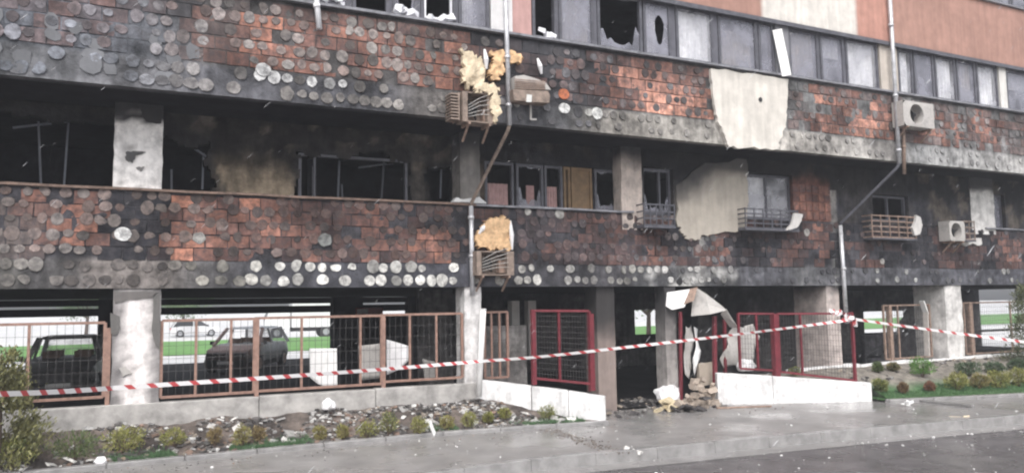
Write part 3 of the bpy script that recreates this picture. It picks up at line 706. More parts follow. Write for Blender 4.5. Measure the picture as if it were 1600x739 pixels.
# beige plaster still clinging over the wall
def skin(name, pts, Y0, Y1, cf, parent, m='plaster', step=.1):
    """plate with a gridded front so that stains can sit on it"""
    bm = bmesh.new(); vs_ = [bm.verts.new((x, Y0, z)) for x, z in pts]; f = bm.faces.new(vs_)
    if f.normal.y > 0: f.normal_flip()
    x0, x1 = min(p[0] for p in pts), max(p[0] for p in pts); z0, z1 = min(p[1] for p in pts), max(p[1] for p in pts)
    x = x0+step
    while x < x1: bmesh.ops.bisect_plane(bm, geom=bm.verts[:]+bm.edges[:]+bm.faces[:], plane_co=(x, 0, 0), plane_no=(1, 0, 0)); x += step
    z = z0+step
    while z < z1: bmesh.ops.bisect_plane(bm, geom=bm.verts[:]+bm.edges[:]+bm.faces[:], plane_co=(0, 0, z), plane_no=(0, 0, 1)); z += step
    r = bmesh.ops.extrude_face_region(bm, geom=bm.faces[:])
    for v in [e for e in r['geom'] if isinstance(e, bmesh.types.BMVert)]: v.co.y = Y1
    bmesh.ops.recalc_face_normals(bm, faces=bm.faces[:])
    bm.verts.index_update(); b = MB()
    for v in bm.verts: b.vert(v.co, cf(v.co.x, v.co.z))
    for f in bm.faces: b.f.append(tuple(v.index for v in f.verts))
    bm.free(); return b.build(name, m, parent)
def beige_col(x, z):
    n = fb(x, z, 3, 1.6); s = smooth(.0, .55, (z-4.25)*.9-(x-xl(1090))*.42+.25*n)
    s = max(s, smooth(4.75, 5.05, z+.1*n)*.9)
    return mix((.40, .36, .31), (.06, .056, .055), s)
skin('plaster_remnant', rag(outline([(1054, 290), (1100, 255), (1164, 250), (1166, 300), (1164, 360), (1120, 365), (1098, 367), (1088, 374), (1074, 374), (1066, 366), (1057, 355)], 0), .045, 4, 5), -.05, .02, beige_col, bld)
skin('insulation_panel', rag(outline([(1107, 109), (1165, 116), (1228, 125), (1226, 170), (1224, 200), (1214, 222), (1213, 234), (1165, 232), (1136, 231), (1126, 208), (1115, 180), (1110, 145)], YU), .03, 9, 5), YU-.075, YU+.01,
     lambda x, z: mul((.60, .565, .515), 1+.12*fb(x, z, 3, 1.5)-.25*smooth(.75, 1, (z-5.3)/1.6)), bld)
p = F(1188, 156, YU-.08); b = MB(); b.tube([(p.x, YU-.079, p.z), (p.x, YU-.09, p.z)], .05, 10); b.build('drill_hole', 'black_plastic', bld)

# --- second floor strip of windows
YW = YU+.08
zw0, zw1 = Z['ut']+.05, Z['hd']-.02
WIN = [(455, 497, ['shards']), (500, 546, ['scrap', 'shards']), (550, 608, []), (613, 652, ['shards', 'scrap']), (657, 712, ['white_rim', 'scrap']), (716, 764, ['pane', 'curtain_half']),
       (831, 870, ['scrap']), (873, 927, ['pane', 'curtain_grey']), (933, 1003, ['shards']), (1005, 1048, ['hole', 'curtain_half']), (1056, 1114, ['pane_clear', 'curtain_white']), (1122, 1182, ['pane', 'curtain_low']), (1185, 1209, ['pane']),
       (1232, 1278, ['pane', 'curtain_grey']), (1281, 1318, ['pane', 'curtain_top']), (1321, 1371, ['pane_clear', 'curtain_white']), (1402, 1425, ['pane_clear', 'curtain_white']), (1427, 1458, ['pane']), (1460, 1492, ['pane_clear', 'curtain_white']), (1494, 1523, ['pane', 'curtain_grey']), (1525, 1557, ['pane_clear', 'curtain_white']), (1571, 1612, ['pane', 'curtain_top'])]
def wy(px): return 20+(px-560)*.11
prev = None
for (a, c, parts) in WIN:
    window_at(xw(a, wy(a), YW), xw(c, wy(c), YW), zw0, zw1, YW, 'dark_frame', parts, .06)
x = xw(455, 0, YW)
while x > -7: window_at(x-.62, x-.03, zw0, zw1, YW, 'dark_frame', ['shards'], .06); x -= .62
x = xw(1612, 120, YW)+.03
while x < 33: window_at(x, x+.75, zw0, zw1, YW, 'dark_frame', ['pane', 'curtain_white'], .06); x += .78
def pier(a, c, colr, m='plaster', dy=0):
    x0, x1 = xw(a, wy(a), YW), xw(c, wy(c), YW); MB().box(x0, x1, YW-.05+dy, YW+.2, zw0, zw1+.01, colr).build('window_pier', m, bld)
pier(766, 799, (.66, .65, .65)); pier(799.6, 829, (.44, .27, .25), dy=.01); pier(1211, 1231, (.2, .2, .215)); pier(1373, 1400, (.48, .43, .38)); pier(1559, 1569.5, (.62, .6, .57))
for (a, c) in ((608.5, 612.5), (652.5, 656.5), (712.5, 715.5), (870.5, 872.5), (927.5, 932.5), (1048.5, 1055.5), (1114.5, 1121.5), (1182.3, 1184.7), (1278.3, 1280.7), (1318.3, 1320.7), (546.5, 549.5), (1458.3, 1459.7), (1492.3, 1493.7), (1523.2, 1524.8), (497.3, 499.7)): pier(a, c, (.11, .11, .13), dy=.04)
# third floor windows just at the top edge
x = BX0+.5
while x < BX1-1: window_at(x, x+1.2, Z['tt']+.05, 11.15, YU+.08, 'dark_frame', ['pane'], .06); x += 1.23

# --- rear of the open ground floor
bpart('rear_beam', BX0, F(655, 470, BY1).x, BY1-.2, BY1, 1.98, 2.2, 'soot')
bpart('rear_beam', BX0, F(655, 470, BY1).x, BY1-.22, BY1-.02, 2.27, 2.46, 'soot')
for (a, c) in ((-60, -40), (152, 190), (521, 566), (640, 662)):
    x0, x1 = F(a, 540, BY1-.4).x, F(c, 540, BY1-.4).x
    bpart('rear_column', x0, x1, BY1-.5, BY1+.1, -.1, 2.469, 'soot')
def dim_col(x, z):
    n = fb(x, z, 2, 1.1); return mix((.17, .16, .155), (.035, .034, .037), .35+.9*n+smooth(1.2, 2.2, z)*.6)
YR = 9.0
hR = [rectF(992, 1036, 484, 522, YR), rectF(1350, 1418, 486, 519, YR), rectF(1440, 1462, 490, 520, YR)]
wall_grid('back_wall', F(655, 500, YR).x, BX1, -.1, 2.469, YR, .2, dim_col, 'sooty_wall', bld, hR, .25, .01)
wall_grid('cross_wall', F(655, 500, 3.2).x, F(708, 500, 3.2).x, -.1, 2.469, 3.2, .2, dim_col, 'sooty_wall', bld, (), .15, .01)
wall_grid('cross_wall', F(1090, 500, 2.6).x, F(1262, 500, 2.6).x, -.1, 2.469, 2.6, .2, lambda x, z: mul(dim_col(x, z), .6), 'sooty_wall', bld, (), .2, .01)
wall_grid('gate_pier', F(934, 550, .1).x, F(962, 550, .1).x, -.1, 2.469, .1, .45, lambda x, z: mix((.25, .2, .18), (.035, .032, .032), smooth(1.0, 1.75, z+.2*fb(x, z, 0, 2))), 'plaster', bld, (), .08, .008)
wall_grid('store_wall', F(757, 550, 1.0).x, F(823, 550, 1.0).x, -.1, 1.7, 1.0, .15, lambda x, z: mix((.26, .245, .235), (.06, .055, .055), .4+.8*fb(x, z, 0, 1.3)), 'sooty_wall', bld, (), .12, .01)
for (a, c, cc) in ((800, 812, (.5, .48, .46)), (826, 838, (.45, .43, .41))):
    MB().box(F(a, 500, 2.2).x, F(c, 500, 2.2).x, 2.2, 2.4, .9, 2.2, cc).build('peeling_post', 'plaster', bld)
wall_grid('store_wall', F(1352, 550, 3.5).x, F(1470, 550, 3.5).x, -.1, F(1390, 521, 3.5).z, 3.5, .15, lambda x, z: mul((.2, .19, .2), 1+.2*fb(x, z, 0, 2)), 'sooty_wall', bld, (), .2, .01)

# ================================================================== DRAINPIPES
def pipe(name, pts, r, m, label, rings=(), cat='drainpipe'):
    P = [F(a, c, Y) for a, c, Y in pts]; root = empty(name, P[-1]); tag(root, label, cat)
    Q = []
    for i, p in enumerate(P):
        if 0 < i < len(P)-1:
            a, c = P[i-1], P[i+1]; Q += [p+(a-p).normalized()*.06, p, p+(c-p).normalized()*.06]
        else: Q.append(p)
    if len(P) == 4:
        for part, mm in (([P[0], P[1]], m), ([P[1], P[1]+Vector((0, .06, -.08)), P[2]+Vector((0, -.03, .06)), P[2]], 'ac_burnt' if r < .048 else 'dark_frame'), ([P[2], P[3]], m)): MB().tube(part, r*(.95 if mm == m else .7), 12).build('pipe', mm, root, sm=True)
    else: MB().tube(Q, r, 12).build('pipe', m, root, sm=True)
    for (a, c, Y) in rings:
        p = F(a, c, Y); MB().tube([p-Vector((0, 0, .03)), p+Vector((0, 0, .03))], r*1.25, 12).build('bracket', m, root, sm=True)
    return root
pipe('drainpipe', [(788, -60, YU-.12), (796, 196, YU-.12), (736, 322, -.1), (738, 462, -.1)], .045, 'zinc', 'grey drainpipe bending back beside the burnt foam patch in mid facade', ((793, 90, YU-.12), (795, 165, YU-.12), (737, 400, -.1), (736, 340, -.1)))
pipe('drainpipe', [(1387, -60, YU-.12), (1405, 256, YU-.12), (1313, 352, -.12), (1323, 505, -.12)], .05, 'zinc', 'pale drainpipe by the round air conditioner at the right of the facade', ((1392, 40, YU-.12), (1399, 150, YU-.12), (1318, 420, -.12), (1404, 235, YU-.12)))
pipe('drainpipe', [(491, -40, YU-.12), (499, 46, YU-.12)], .045, 'pvc_white', 'short broken white drainpipe stub hanging at the upper left parapet', ((495, 10, YU-.12),))
pipe('drainpipe', [(1411, 170, YU-.05), (1413, 272, YU-.05)], .04, 'rusty_steel', 'short brown pipe right beside the pale drainpipe below the air conditioner', ((1412, 230, YU-.05),))

# ================================================================== AIR CONDITIONERS, CAGES, FOAM
def ac(px0, px1, py0, py1, Y, label, shell='ac_shell', fan=True, open_front=False, foam=None, name='air_conditioner'):
    x0, x1 = F(px0, (py0+py1)/2, Y-.3).x, F(px1, (py0+py1)/2, Y-.3).x; z0, z1 = F(px0, py1, Y-.3).z, F(px0, py0, Y-.3).z
    y0, y1 = Y-.33, Y-.03; root = empty(name, ((x0+x1)/2, Y-.18, z0)); tag(root, label, 'air conditioner')
    xc = x0+(x1-x0)*.42; zc = (z0+z1)/2; r = min(z1-z0, x1-x0)*.4
    if open_front:
        b = MB(); t = .02
        b.box(x0, x1, y0, y1, z1-t, z1).box(x0, x1, y0, y1, z0, z0+t).box(x0, x0+t, y0, y1, z0+t, z1-t).box(x1-.14, x1, y0, y1, z0+t, z1-t).box(x0+t, x1-.14, y1-t, y1, z0+t, z1-t)
        b.box(x0+t, x0+.09, y0, y0+.015, z0+t, z1-t)
        b.build('casing', shell, root)
        q = MB(); q.tube([(xc, y1-.1, zc), (xc, y1-.03, zc)], r*.5, 12); 
        for k in range(4):
            a = k*1.57+.4; q.bar((xc, y1-.11, zc), (xc+math.cos(a)*r*.9, y1-.11, zc+math.sin(a)*r*.9), .07, .01)
        q.build('fan', 'black_plastic', root)
        for k in range(5):
            a0 = rw.uniform(0, .5)
            MB().tube([(x0+.1, y0-.01, z0+.08+.05*k), ((x0+x1)/2, y0-.03, z0+.12+.07*k+a0*.05), (x1-.12, y0-.01, z0+.15+.085*k)], .006, 5).build('bent_fin', 'ac_shell', root)
        MB().box(xc+.18, xc+.3, y0+.12, y1-.05, z0+.05, z0+.28).build('compressor', 'rusty_steel', root)
    else:
        n = 28; b = MB(); cz = [(x0, z0), (x1, z0), (x1, z1), (x0, z1)]
        circ = [(xc+r*math.cos(2*math.pi*k/n), zc+r*math.sin(2*math.pi*k/n)) for k in range(n)]
        # front face with round hole: connect ring to the rectangle outline
        rect = []
        for k in range(n):
            a = 2*math.pi*k/n; dx, dz = math.cos(a), math.sin(a)
            s = min(((x1-xc) if dx > 0 else (xc-x0))/max(1e-6, abs(dx)), ((z1-zc) if dz > 0 else (zc-z0))/max(1e-6, abs(dz))); rect.append((xc+dx*s, zc+dz*s))
        for L, yy in ((rect, y0), (circ, y0-.012), (circ, y1-.05)):
            for (xx, zz) in L: b.vert((xx, yy, zz))
        for k in range(n):
            k2 = (k+1) % n; b.f.append((k, k2, n+k2, n+k)); b.f.append((n+k, n+k2, 2*n+k2, 2*n+k))
        b.f.append(tuple(2*n+k for k in range(n)))
        o = len(b.v); b.add([(x0, y0, z0), (x1, y0, z0), (x1, y1, z0), (x0, y1, z0), (x0, y0, z1), (x1, y0, z1), (x1, y1, z1), (x0, y1, z1)], [(0, 3, 2, 1), (4, 5, 6, 7), (1, 2, 6, 5), (2, 3, 7, 6), (3, 0, 4, 7)])
        b.build('casing', shell, root)
        q = MB()
        for k in range(3):
            a = k*2.09+.3; q.bar((xc, y0+.1, zc), (xc+math.cos(a)*r*.85, y0+.1, zc+math.sin(a)*r*.85), .1, .012)
        q.tube([(xc, y0+.05, zc), (xc, y0+.14, zc)], r*.22, 12); q.build('fan', 'black_plastic', root)
    for xx in (x0+.1, x1-.12):
        b = MB(); b.box(xx, xx+.035, y0-.02, Y-.005, z0-.045, z0-.005); b.bar((xx+.017, y0+.05, z0-.045), (xx+.017, Y-.02, z0-.28), .03); b.build('bracket', 'rusty_steel', root)
    return root
ac(722, 772, 143, 190, YU, 'burnt air conditioner with stripped front below the pale upper foam patch', 'ac_burnt', open_front=True)
b = MB(); p0, p1 = F(705, 143, YU-.32), F(720, 188, YU-.32); root = empty('condenser_coil', (p0.x, YU-.2, p1.z)); tag(root, 'loose ribbed condenser coil left of the stripped air conditioner under foam', 'coil')
for k in range(9):
    zz = p1.z+(p0.z-p1.z)*(k+.5)/9; MB().box(p0.x, p1.x-.01, YU-.3, YU-.045, zz-.012, zz+.012).build('fin', 'ac_burnt', root)
MB().box(p1.x-.035, p1.x-.012, YU-.31, YU-.02, p1.z, p0.z).build('end_plate', 'ac_burnt', root)
ac(744, 802, 392, 430, 0, 'wrecked air conditioner under the orange foam on the lower parapet', 'ac_burnt', open_front=True)
# crushed unit right of the drainpipe
ro = empty('air_conditioner', F(832, 158, YU-.2)); tag(ro, 'crushed rusty air conditioner slumped right of the middle drainpipe', 'air conditioner')
A = F(802, 143, YU-.3); B = F(858, 161, YU-.3)
b = MB(); b.plate(outline([(801, 140), (856, 143), (859, 150), (858, 161), (835, 160), (803, 157)], YU-.3), YU-.31, YU-.05); b.build('casing', 'ac_burnt', ro)
b = MB(); b.plate(outline([(802, 121), (816, 119), (838, 126), (850, 131), (858, 142), (803, 141)], YU-.2), YU-.27, YU-.04); b.build('top_cover', 'ac_shell', ro)
for k in range(6):
    a, c = F(804, 124+3*k, YU-.3), F(852, 128+2.4*k, YU-.31); MB().bar(a, c, .02, .012).build('bent_fin', 'rusty_steel', ro)
b = MB(); b.plate(outline([(823, 148), (831, 149), (830, 160), (822, 160)], YU-.315), YU-.325, YU-.312, (.6, .6, .58)); b.build('label_plate', 'smooth_col', ro)
b = MB(); b.bar(F(829, 160, YU-.1), F(829, 187, YU-.1), .03); b.bar(F(829, 187, YU-.1), F(838, 187, YU-.1), .03); b.build('bracket', 'ac_shell', ro)
# foam patches
def foam(name, pts, Y, d, m, label, seed, bulge=.045):
    o = skin(name, rag(outline(pts, Y), .05, seed, 7), Y-d, Y+.01, lambda x, z: (1, 1, 1), None, m, .035)
    cx = o.data.vertices
    for v in cx:
        if v.co.y < Y-d+.001: v.co.y -= bulge*(.5+.9*fb(v.co.x, v.co.z, seed, 3.5))+.022*fb(v.co.x, v.co.z*.5, seed+3, 9)
        v.co.x += .015*fb(v.co.x, v.co.z, seed, 8)
    tag(o, label, 'foam'); return o
foam('insulation_foam', [(716, 78), (728, 82), (742, 88), (752, 100), (757, 118), (748, 135), (730, 140), (719, 132), (722, 110)], YU-.03, .06, 'foam_pale', 'pale torn insulation foam left of the drainpipe on the upper parapet', 3)
foam('insulation_foam', [(766, 80), (790, 82), (812, 90), (808, 102), (788, 98), (782, 120), (768, 128), (760, 118), (768, 100)], YU-.03, .06, 'foam', 'orange brown insulation foam behind the middle drainpipe at the upper parapet', 4)
foam('insulation_foam', [(738, 133), (760, 130), (778, 137), (780, 165), (776, 190), (770, 190), (768, 150), (752, 146), (742, 143)], YU-.34, .03, 'foam_pale', 'pale drip of insulation foam over the stripped air conditioner', 5, .03)
foam('insulation_foam', [(752, 352), (768, 342), (783, 338), (793, 345), (796, 365), (796, 388), (770, 391), (744, 389), (740, 372)], -.03, .06, 'foam', 'orange insulation foam above the wrecked air conditioner on the lower parapet', 6)
for k, (a, c, a2, c2) in enumerate(((797, 345, 800, 390), (757, 78, 760, 108), (840, 92, 846, 116), (748, 365, 758, 350))):
    Y = -.1 if k in (0, 3) else YU-.1
    p = F(a2, c2, Y); o = MB().tube([F(a, c, Y), F((a+a2)/2+1, (c+c2)/2, Y-.03), p], [.02, .045, .02], 8).build('torn_membrane', 'bag'); 
    tag(o, ('pale torn strip hanging at the right of the lower orange foam', 'grey torn strip between the two upper foam patches', 'thin white strip sticking up right of the crushed air conditioner', 'silvery torn strip at the left of the lower orange foam')[k], 'torn strip')
ac(1410, 1457, 157, 196, YU, 'round fronted air conditioner under the right hand upper windows', 'ac_shell')
ac(1482, 1506, 345, 376, -.02, 'white boxy air conditioner beside the white upper column at far right', 'ac_shell')
# window cages / grilles
def cage(px0, px1, py0, py1, Y, label, rows, m='rusty_steel', cols_=5):
    x0, x1 = F(px0, (py0+py1)/2, Y-.25).x, F(px1, (py0+py1)/2, Y-.25).x; z0, z1 = F((px0+px1)/2, py1, Y-.25).z, F((px0+px1)/2, py0, Y-.25).z
    root = empty('window_cage', ((x0+x1)/2, Y-.12, z0)); tag(root, label, 'window cage')
    for k in range(rows):
        z = z0+(z1-z0)*k/(rows-1); b = MB(); b.bar((x0, Y-.25, z), (x1, Y-.25, z), .022, .028); b.bar((x0, Y-.25, z), (x0, Y+.02, z), .022, .028); b.bar((x1, Y-.25, z), (x1, Y+.02, z), .022, .028); b.build('rail', m, root)
    for k in range(cols_):
        x = x0+(x1-x0)*k/(cols_-1); MB().bar((x, Y-.262, z0-.02), (x, Y-.262, z1+.02), .02).build('bar', m, root)
    MB().box(x0-.02, x1+.02, Y-.28, Y-.01, z0-.055, z0-.018).build('base_tray', 'dark_frame', root)
    return root
cage(1006, 1053, 320, 352, -.01, 'dark burnt window cage beside the pale narrow column above the gate', 4, 'dark_frame', 6)
cage(1164, 1246, 328, 357, -.01, 'dark window cage right of the beige plaster remnant', 5, 'dark_frame', 7)
cage(1362, 1430, 338, 371, -.01, 'rust brown window cage with close rails below the dark opening at right', 5, 'rusty_steel', 6)
cage(1506, 1522, 346, 374, -.03, 'small burnt window cage squeezed beside the boxy air conditioner', 4, 'ac_burnt', 3)
for (pts, Y, lab, nm) in (([(1430, 336), (1437, 340), (1440, 352), (1436, 366), (1428, 368), (1424, 356), (1429, 346)], -.3, 'melted grey white lump at the right end of the rusty cage', 's'), ([(1498, 378), (1510, 373), (1532, 372), (1533, 382), (1526, 384), (1518, 380), (1508, 385)], -.06, 'pale torn plaster edge under the boxy air conditioner', 's'), ([(1240, 333), (1253, 335), (1251, 345), (1244, 356), (1228, 360), (1236, 350)], -.3, 'pale bent sheet scrap at the right end of the dark cage', 's')):
    b = MB(); b.plate(rag(outline(pts, Y), .01, 3, 3), Y-.03, Y+.03, (.55, .53, .51)); o = b.build('melted_scrap', 'plaster'); tag(o, lab, 'scrap')
b = MB(); b.plate(rag(outline([(707, 316), (712, 309), (722, 312), (748, 308), (760, 318)], -.02), .008, 5, 3), -.05, .1, (.62, .62, .62)); tag(b.build('foam_lump', 'plaster'), 'white lump lying on the ledge at the middle drainpipe', 'lump')
o = MB().bar(F(1214, 47, YU-.05), F(1229, 119, YU-.12), .035, .2).build('fallen_frame', 'white_paint'); tag(o, 'white window frame bar leaning crooked in the upper right windows', 'frame bar')

# ================================================================== LOW WALLS AND FENCES
def lowwall(name, segs, label, m, th=.22, zb=-.1):
    root = empty(name, (segs[0][0][0], segs[0][0][1], 0)); tag(root, label, 'low wall')
    for (a, c) in segs:
        a, c = Vector(a), Vector(c); d = Vector((c.x-a.x, c.y-a.y, 0)).normalized(); n = Vector((-d.y, d.x, 0))*th; b = MB(); P = []
        for q in (a, c):
            P += [(q.x, q.y, zb), (q.x+n.x, q.y+n.y, zb), (q.x+n.x, q.y+n.y, q.z), (q.x, q.y, q.z)]
        k = 12; b2 = MB()
        for i in range(k+1):
            t = i/k
            for s_ in range(4):
                u, v = Vector(P[s_]), Vector(P[4+s_]); w_ = u.lerp(v, t); j = .01*nz(w_.x, w_.z, w_.y, 5) if s_ in (0, 3) else 0
                b2.vert((w_.x-n.x*j*4, w_.y-n.y*j*4, w_.z+(j if s_ in (2, 3) else 0)))
        for i in range(k):
            for s_ in range(4): b2.f.append((i*4+s_, i*4+4+s_, i*4+4+(s_+1) % 4, i*4+(s_+1) % 4))
        b2.f.append((0, 1, 2, 3)); b2.f.append((4*k, 4*k+3, 4*k+2, 4*k+1))
        bevel(b2.build('wall_section', m, root), .015, 2)
    return root
segs = []; xs_ = [-8.0, -4.5, -1.6, 1.98, 3.9, 5.78]
for a, c in zip(xs_, xs_[1:]): segs.append(((a, -.02, .72), (c-.008, -.02, .71)))
lowwall('low_wall', segs, 'grey concrete low wall carrying the rust coloured fence on the left', 'concrete')
W0, W1 = (5.82, -.02, .76), (7.74, -1.24, .45)
Wm = (6.63, -.53, .64)
lowwall('low_wall', [(W0, (6.62, -.525, .642)), (Wm, (7.18, -.885, .56)), ((7.187, -.89, .556), W1)], 'whitewashed low wall slanting out to the pavement left of the gateway', 'old_white_wall')
lowwall('low_wall', [((11.04, -.37, .64), (12.1, -.84, .56)), ((12.107, -.843, .556), (14.0, -1.69, .38))], 'bright white low wall below the red fence right of the gateway', 'old_white_wall')
segs = [((11.2, -.03, .5), (13.4, -.03, .52))]
for (a, c) in ((1240, 1345), (1347, 1428), (1432, 1560)): segs.append(((F(a, 570, -.06).x, -.06, .56), (F(c, 570, -.06).x-.02, -.06, .61)))
segs.append(((F(1562, 570, -.06).x, -.06, .6), (33, -.06, .6)))
lowwall('low_wall', segs[1:], 'crumbling white low wall along the pillars behind the right hand shrubs', 'old_white_wall', .25)

def fence(name, A, B, zb, zt, label, m, bars=(), posts=(), wire='wire', sx=.1, szr=.1, fw=.045, postw=.06, group=None):
    """A,B ground points (x,y); zb,zt may be pairs (at A, at B)"""
    A, B = Vector((*A, 0)), Vector((*B, 0)); zb = zb if isinstance(zb, tuple) else (zb, zb); zt = zt if isinstance(zt, tuple) else (zt, zt)
    root = empty(name, (A.x, A.y, zb[0])); tag(root, label, 'fence', group)
    pt = lambda t, u: Vector((A.x+(B.x-A.x)*t, A.y+(B.y-A.y)*t, (zb[0]+(zb[1]-zb[0])*t)*(1-u)+(zt[0]+(zt[1]-zt[0])*t)*u))
    b = MB(); b.bar(pt(0, 0), pt(0, 1), fw).bar(pt(1, 0), pt(1, 1), fw); b.bar(pt(0, 0), pt(1, 0), fw*.9).bar(pt(0, 1), pt(1, 1), fw*.9); b.build('frame', m, root)
    for t in bars: MB().bar(pt(t, 0), pt(t, 1), fw*.85).build('bar', m, root)
    for t, w_, dz in posts: 
        p, q = pt(t, 0), pt(t, 1); MB().bar((p.x, p.y, p.z-.12), (q.x, q.y, q.z+dz), w_).build('post', m, root)
    b = MB(); L = (B-A).length; nx = int(L/sx); r = .0024
    for i in range(1, nx):
        t = i/nx; w_ = .01*nz(t*9, 0, A.x, 2); b.bar(pt(t, 0)+Vector((0, w_, 0)), pt(t, 1)+Vector((0, w_, 0)), r*2)
    nzr = int((zt[0]-zb[0])/szr)
    for k in range(1, nzr): b.bar(pt(0, k/nzr), pt(1, k/nzr), r*2.2)
    o = b.build('wire_mesh', wire, root); o['kind'] = 'stuff'
    return root
GA = 'rust coloured mesh fence along the low wall'
YF = .08
def fx(px, py=560): return F(px, py, YF).x
fence('fence_panel', (fx(-60), YF), (fx(163), YF), .84, 1.94, 'rust coloured mesh fence panel left of the big white pillar', 'fence_primer', (.45,), ((1.03, .06, -.08),), sx=.1, szr=.17, group=GA)
fence('fence_panel', (fx(252), YF), (fx(397), YF), .78, 1.95, 'rust coloured mesh fence panel just right of the big white pillar', 'fence_primer', (.36, .74), (), sx=.1, szr=.17, group=GA)
fence('fence_panel', (fx(402), YF), (fx(596), YF), .79, 1.96, 'wide rust coloured mesh fence panel in front of the white hanging sheet', 'fence_primer', (.34, .82), ((-.005, .065, .02),), sx=.1, szr=.17, group=GA)
fence('fence_panel', (fx(600), YF), (fx(722), YF), .82, 1.97, 'rust coloured mesh fence panel left of the white leaning pole', 'fence_primer', (.32, .66), ((-.01, .065, .02),), sx=.1, szr=.17, group=GA)
fence('fence_panel', (F(757, 540, .35).x, .35), (F(793, 540, .35).x, .35), .75, 1.98, 'short rust coloured fence panel right of the white leaning pole', 'fence_primer', (.3, .65), (), sx=.1, szr=.17)
fence('fence_panel', (6.72, -.46), (7.56, -1.05), (.78, .68), (2.0, 1.98), 'red mesh fence panel on the slanting whitewashed wall', 'red_paint', (.46,), ((0, .075, .02), (1.02, .09, -.05)), sx=.05, szr=.09)
q1 = Vector((11.1, -.25)); q2 = Vector((13.75, -1.45))
pr = F(1335, 540, -1.45); 
fence('fence_panel', (11.55, -.5), (12.25, -.8), (.72, .66), (1.86, 1.84), 'red mesh fence panel left of the thick red post on the white wall', 'red_paint', (.5,), ((1.0, .12, .0),), sx=.06, szr=.1)
fence('fence_panel', (12.32, -.83), (pr.x-.03, -1.45), (.64, .42), (1.84, 1.82), 'red mesh fence panel under the knotted end of the barrier tape', 'red_paint', (.3,), ((1.0, .055, .03),), sx=.06, szr=.1)
fence('fence_panel', (F(1383, 540, .4).x, .4), (F(1455, 540, .4).x, .4), .62, 1.95, 'brown mesh fence panel left of the white pillar at far right', 'rusty_steel', (.3,), ((.12, .1, 0),), sx=.08, szr=.12)
fence('fence_panel', (F(1509, 540, .4).x, .4), (F(1600, 540, .4).x+1.5, .4), .62, 1.98, 'brown mesh fence panel right of the white pillar at far right', 'rusty_steel', (.5,), ((.06, .12, 0),), sx=.08, szr=.12)
for (a, t, bt, Y, w_, lab, m) in ((1064, 488, 632, -.12, .055, 'red gate post standing in the rubble under the bent sheet', 'red_paint'), (1117, 495, 600, -.2, .07, 'red post behind the left end of the bright white wall', 'red_paint'), (1133, 500, 588, .3, .06, 'red post in shade between the bent sheet and the pale hanging drape', 'red_paint')):
    p, q = F(a, bt, Y), F(a-1, t, Y); root = empty('gate_post', (p.x, p.y, max(-.02, p.z))); tag(root, lab, 'post')
    MB().bar((p.x, Y, p.z-.05), (q.x, Y, q.z), w_).build('post', m, root); MB().box(q.x-w_*.6, q.x+w_*.6, Y-w_*.6, Y+w_*.6, q.z, q.z+.015).build('cap', m, root)
p, q = F(748, 612, -.22), F(755, 484, -.22)
root = empty('leaning_pole', p); tag(root, 'white pole leaning in front of the narrow white pillar', 'pole')
MB().tube([p-Vector((0, 0, .08)), p.lerp(q, .5), q], .055, 14).build('pole', 'white_paint', root, sm=True); MB().tube([q, q+Vector((0, 0, .02))], .06, 14).build('cap', 'white_paint', root, sm=True)

# ================================================================== BARRIER TAPE
def tape(name, pts, label, width=.07, turns=1.0, sag=.0):
    P = [F(a, c, Y) for a, c, Y in pts]; b = MB(); b.uv = []; s = 0; last = None; N_ = 60
    dense = []
    for u, v in zip(P, P[1:]):
        for k in range(N_): dense.append(u.lerp(v, k/N_)-Vector((0, 0, sag*math.sin(math.pi*k/N_))))
    dense.append(P[-1])
    for i, p in enumerate(dense):
        if last is not None: s += (p-last).length
        last = p; d = (dense[min(i+1, len(dense)-1)]-dense[max(0, i-1)]).normalized()
        sd = d.cross(Vector((0, 0, 1))).normalized(); upv = sd.cross(d)
        a = turns*(.5*math.sin(s*.45)+.35*math.sin(s*1.1+1)); w_ = (upv*math.cos(a)+sd*math.sin(a))*width/2
        b.vert(p-w_); b.uv.append((s/.27, 0)); b.vert(p+w_); b.uv.append((s/.27, .25))
    for i in range(len(dense)-1): b.f.append((2*i, 2*i+2, 2*i+3, 2*i+1))
    o = b.build(name, 'tape'); tag(o, label, 'barrier tape'); return o
tape('barrier_tape', [(-90, 617, -4.6), (176, 606, -2.6), (752, 564, -.32)], 'red and white barrier tape strung across the rust coloured fence on the left', .056, .5, .015)
tape('barrier_tape', [(752, 564, -.32), (928, 548, -1.3), (1333, 499, -1.53)], 'red and white barrier tape stretched across the gateway opening', .054, .9, .015)
tape('barrier_tape', [(1338, 499, -1.53), (1700, 546, -3.6)], 'red and white barrier tape running right from the knotted red post', .054, .6, .015)
b = MB(); b.uv = []; q = random.Random(2); s = 0
for k in range(5):                    # crumpled knot and loose end
    p0 = F(1300+9*k, 487+4*k, -1.5)
    pts = [p0+Vector((q.uniform(-.09, .09), q.uniform(-.06, .02), q.uniform(-.07, .07))) for _ in range(7)]
    for i, p in enumerate(pts):
        w_ = Vector((q.uniform(-.02, .02), q.uniform(-.02, .02), .035)); o_ = len(b.v); b.vert(p-w_); b.vert(p+w_); b.uv += [(s, 0), (s, .22)]; s += .3
        if i: b.f.append((o_-2, o_, o_+1, o_-1))
o = b.build('tape_knot', 'tape'); tag(o, 'crumpled knot of red and white tape on top of the red fence corner', 'barrier tape')

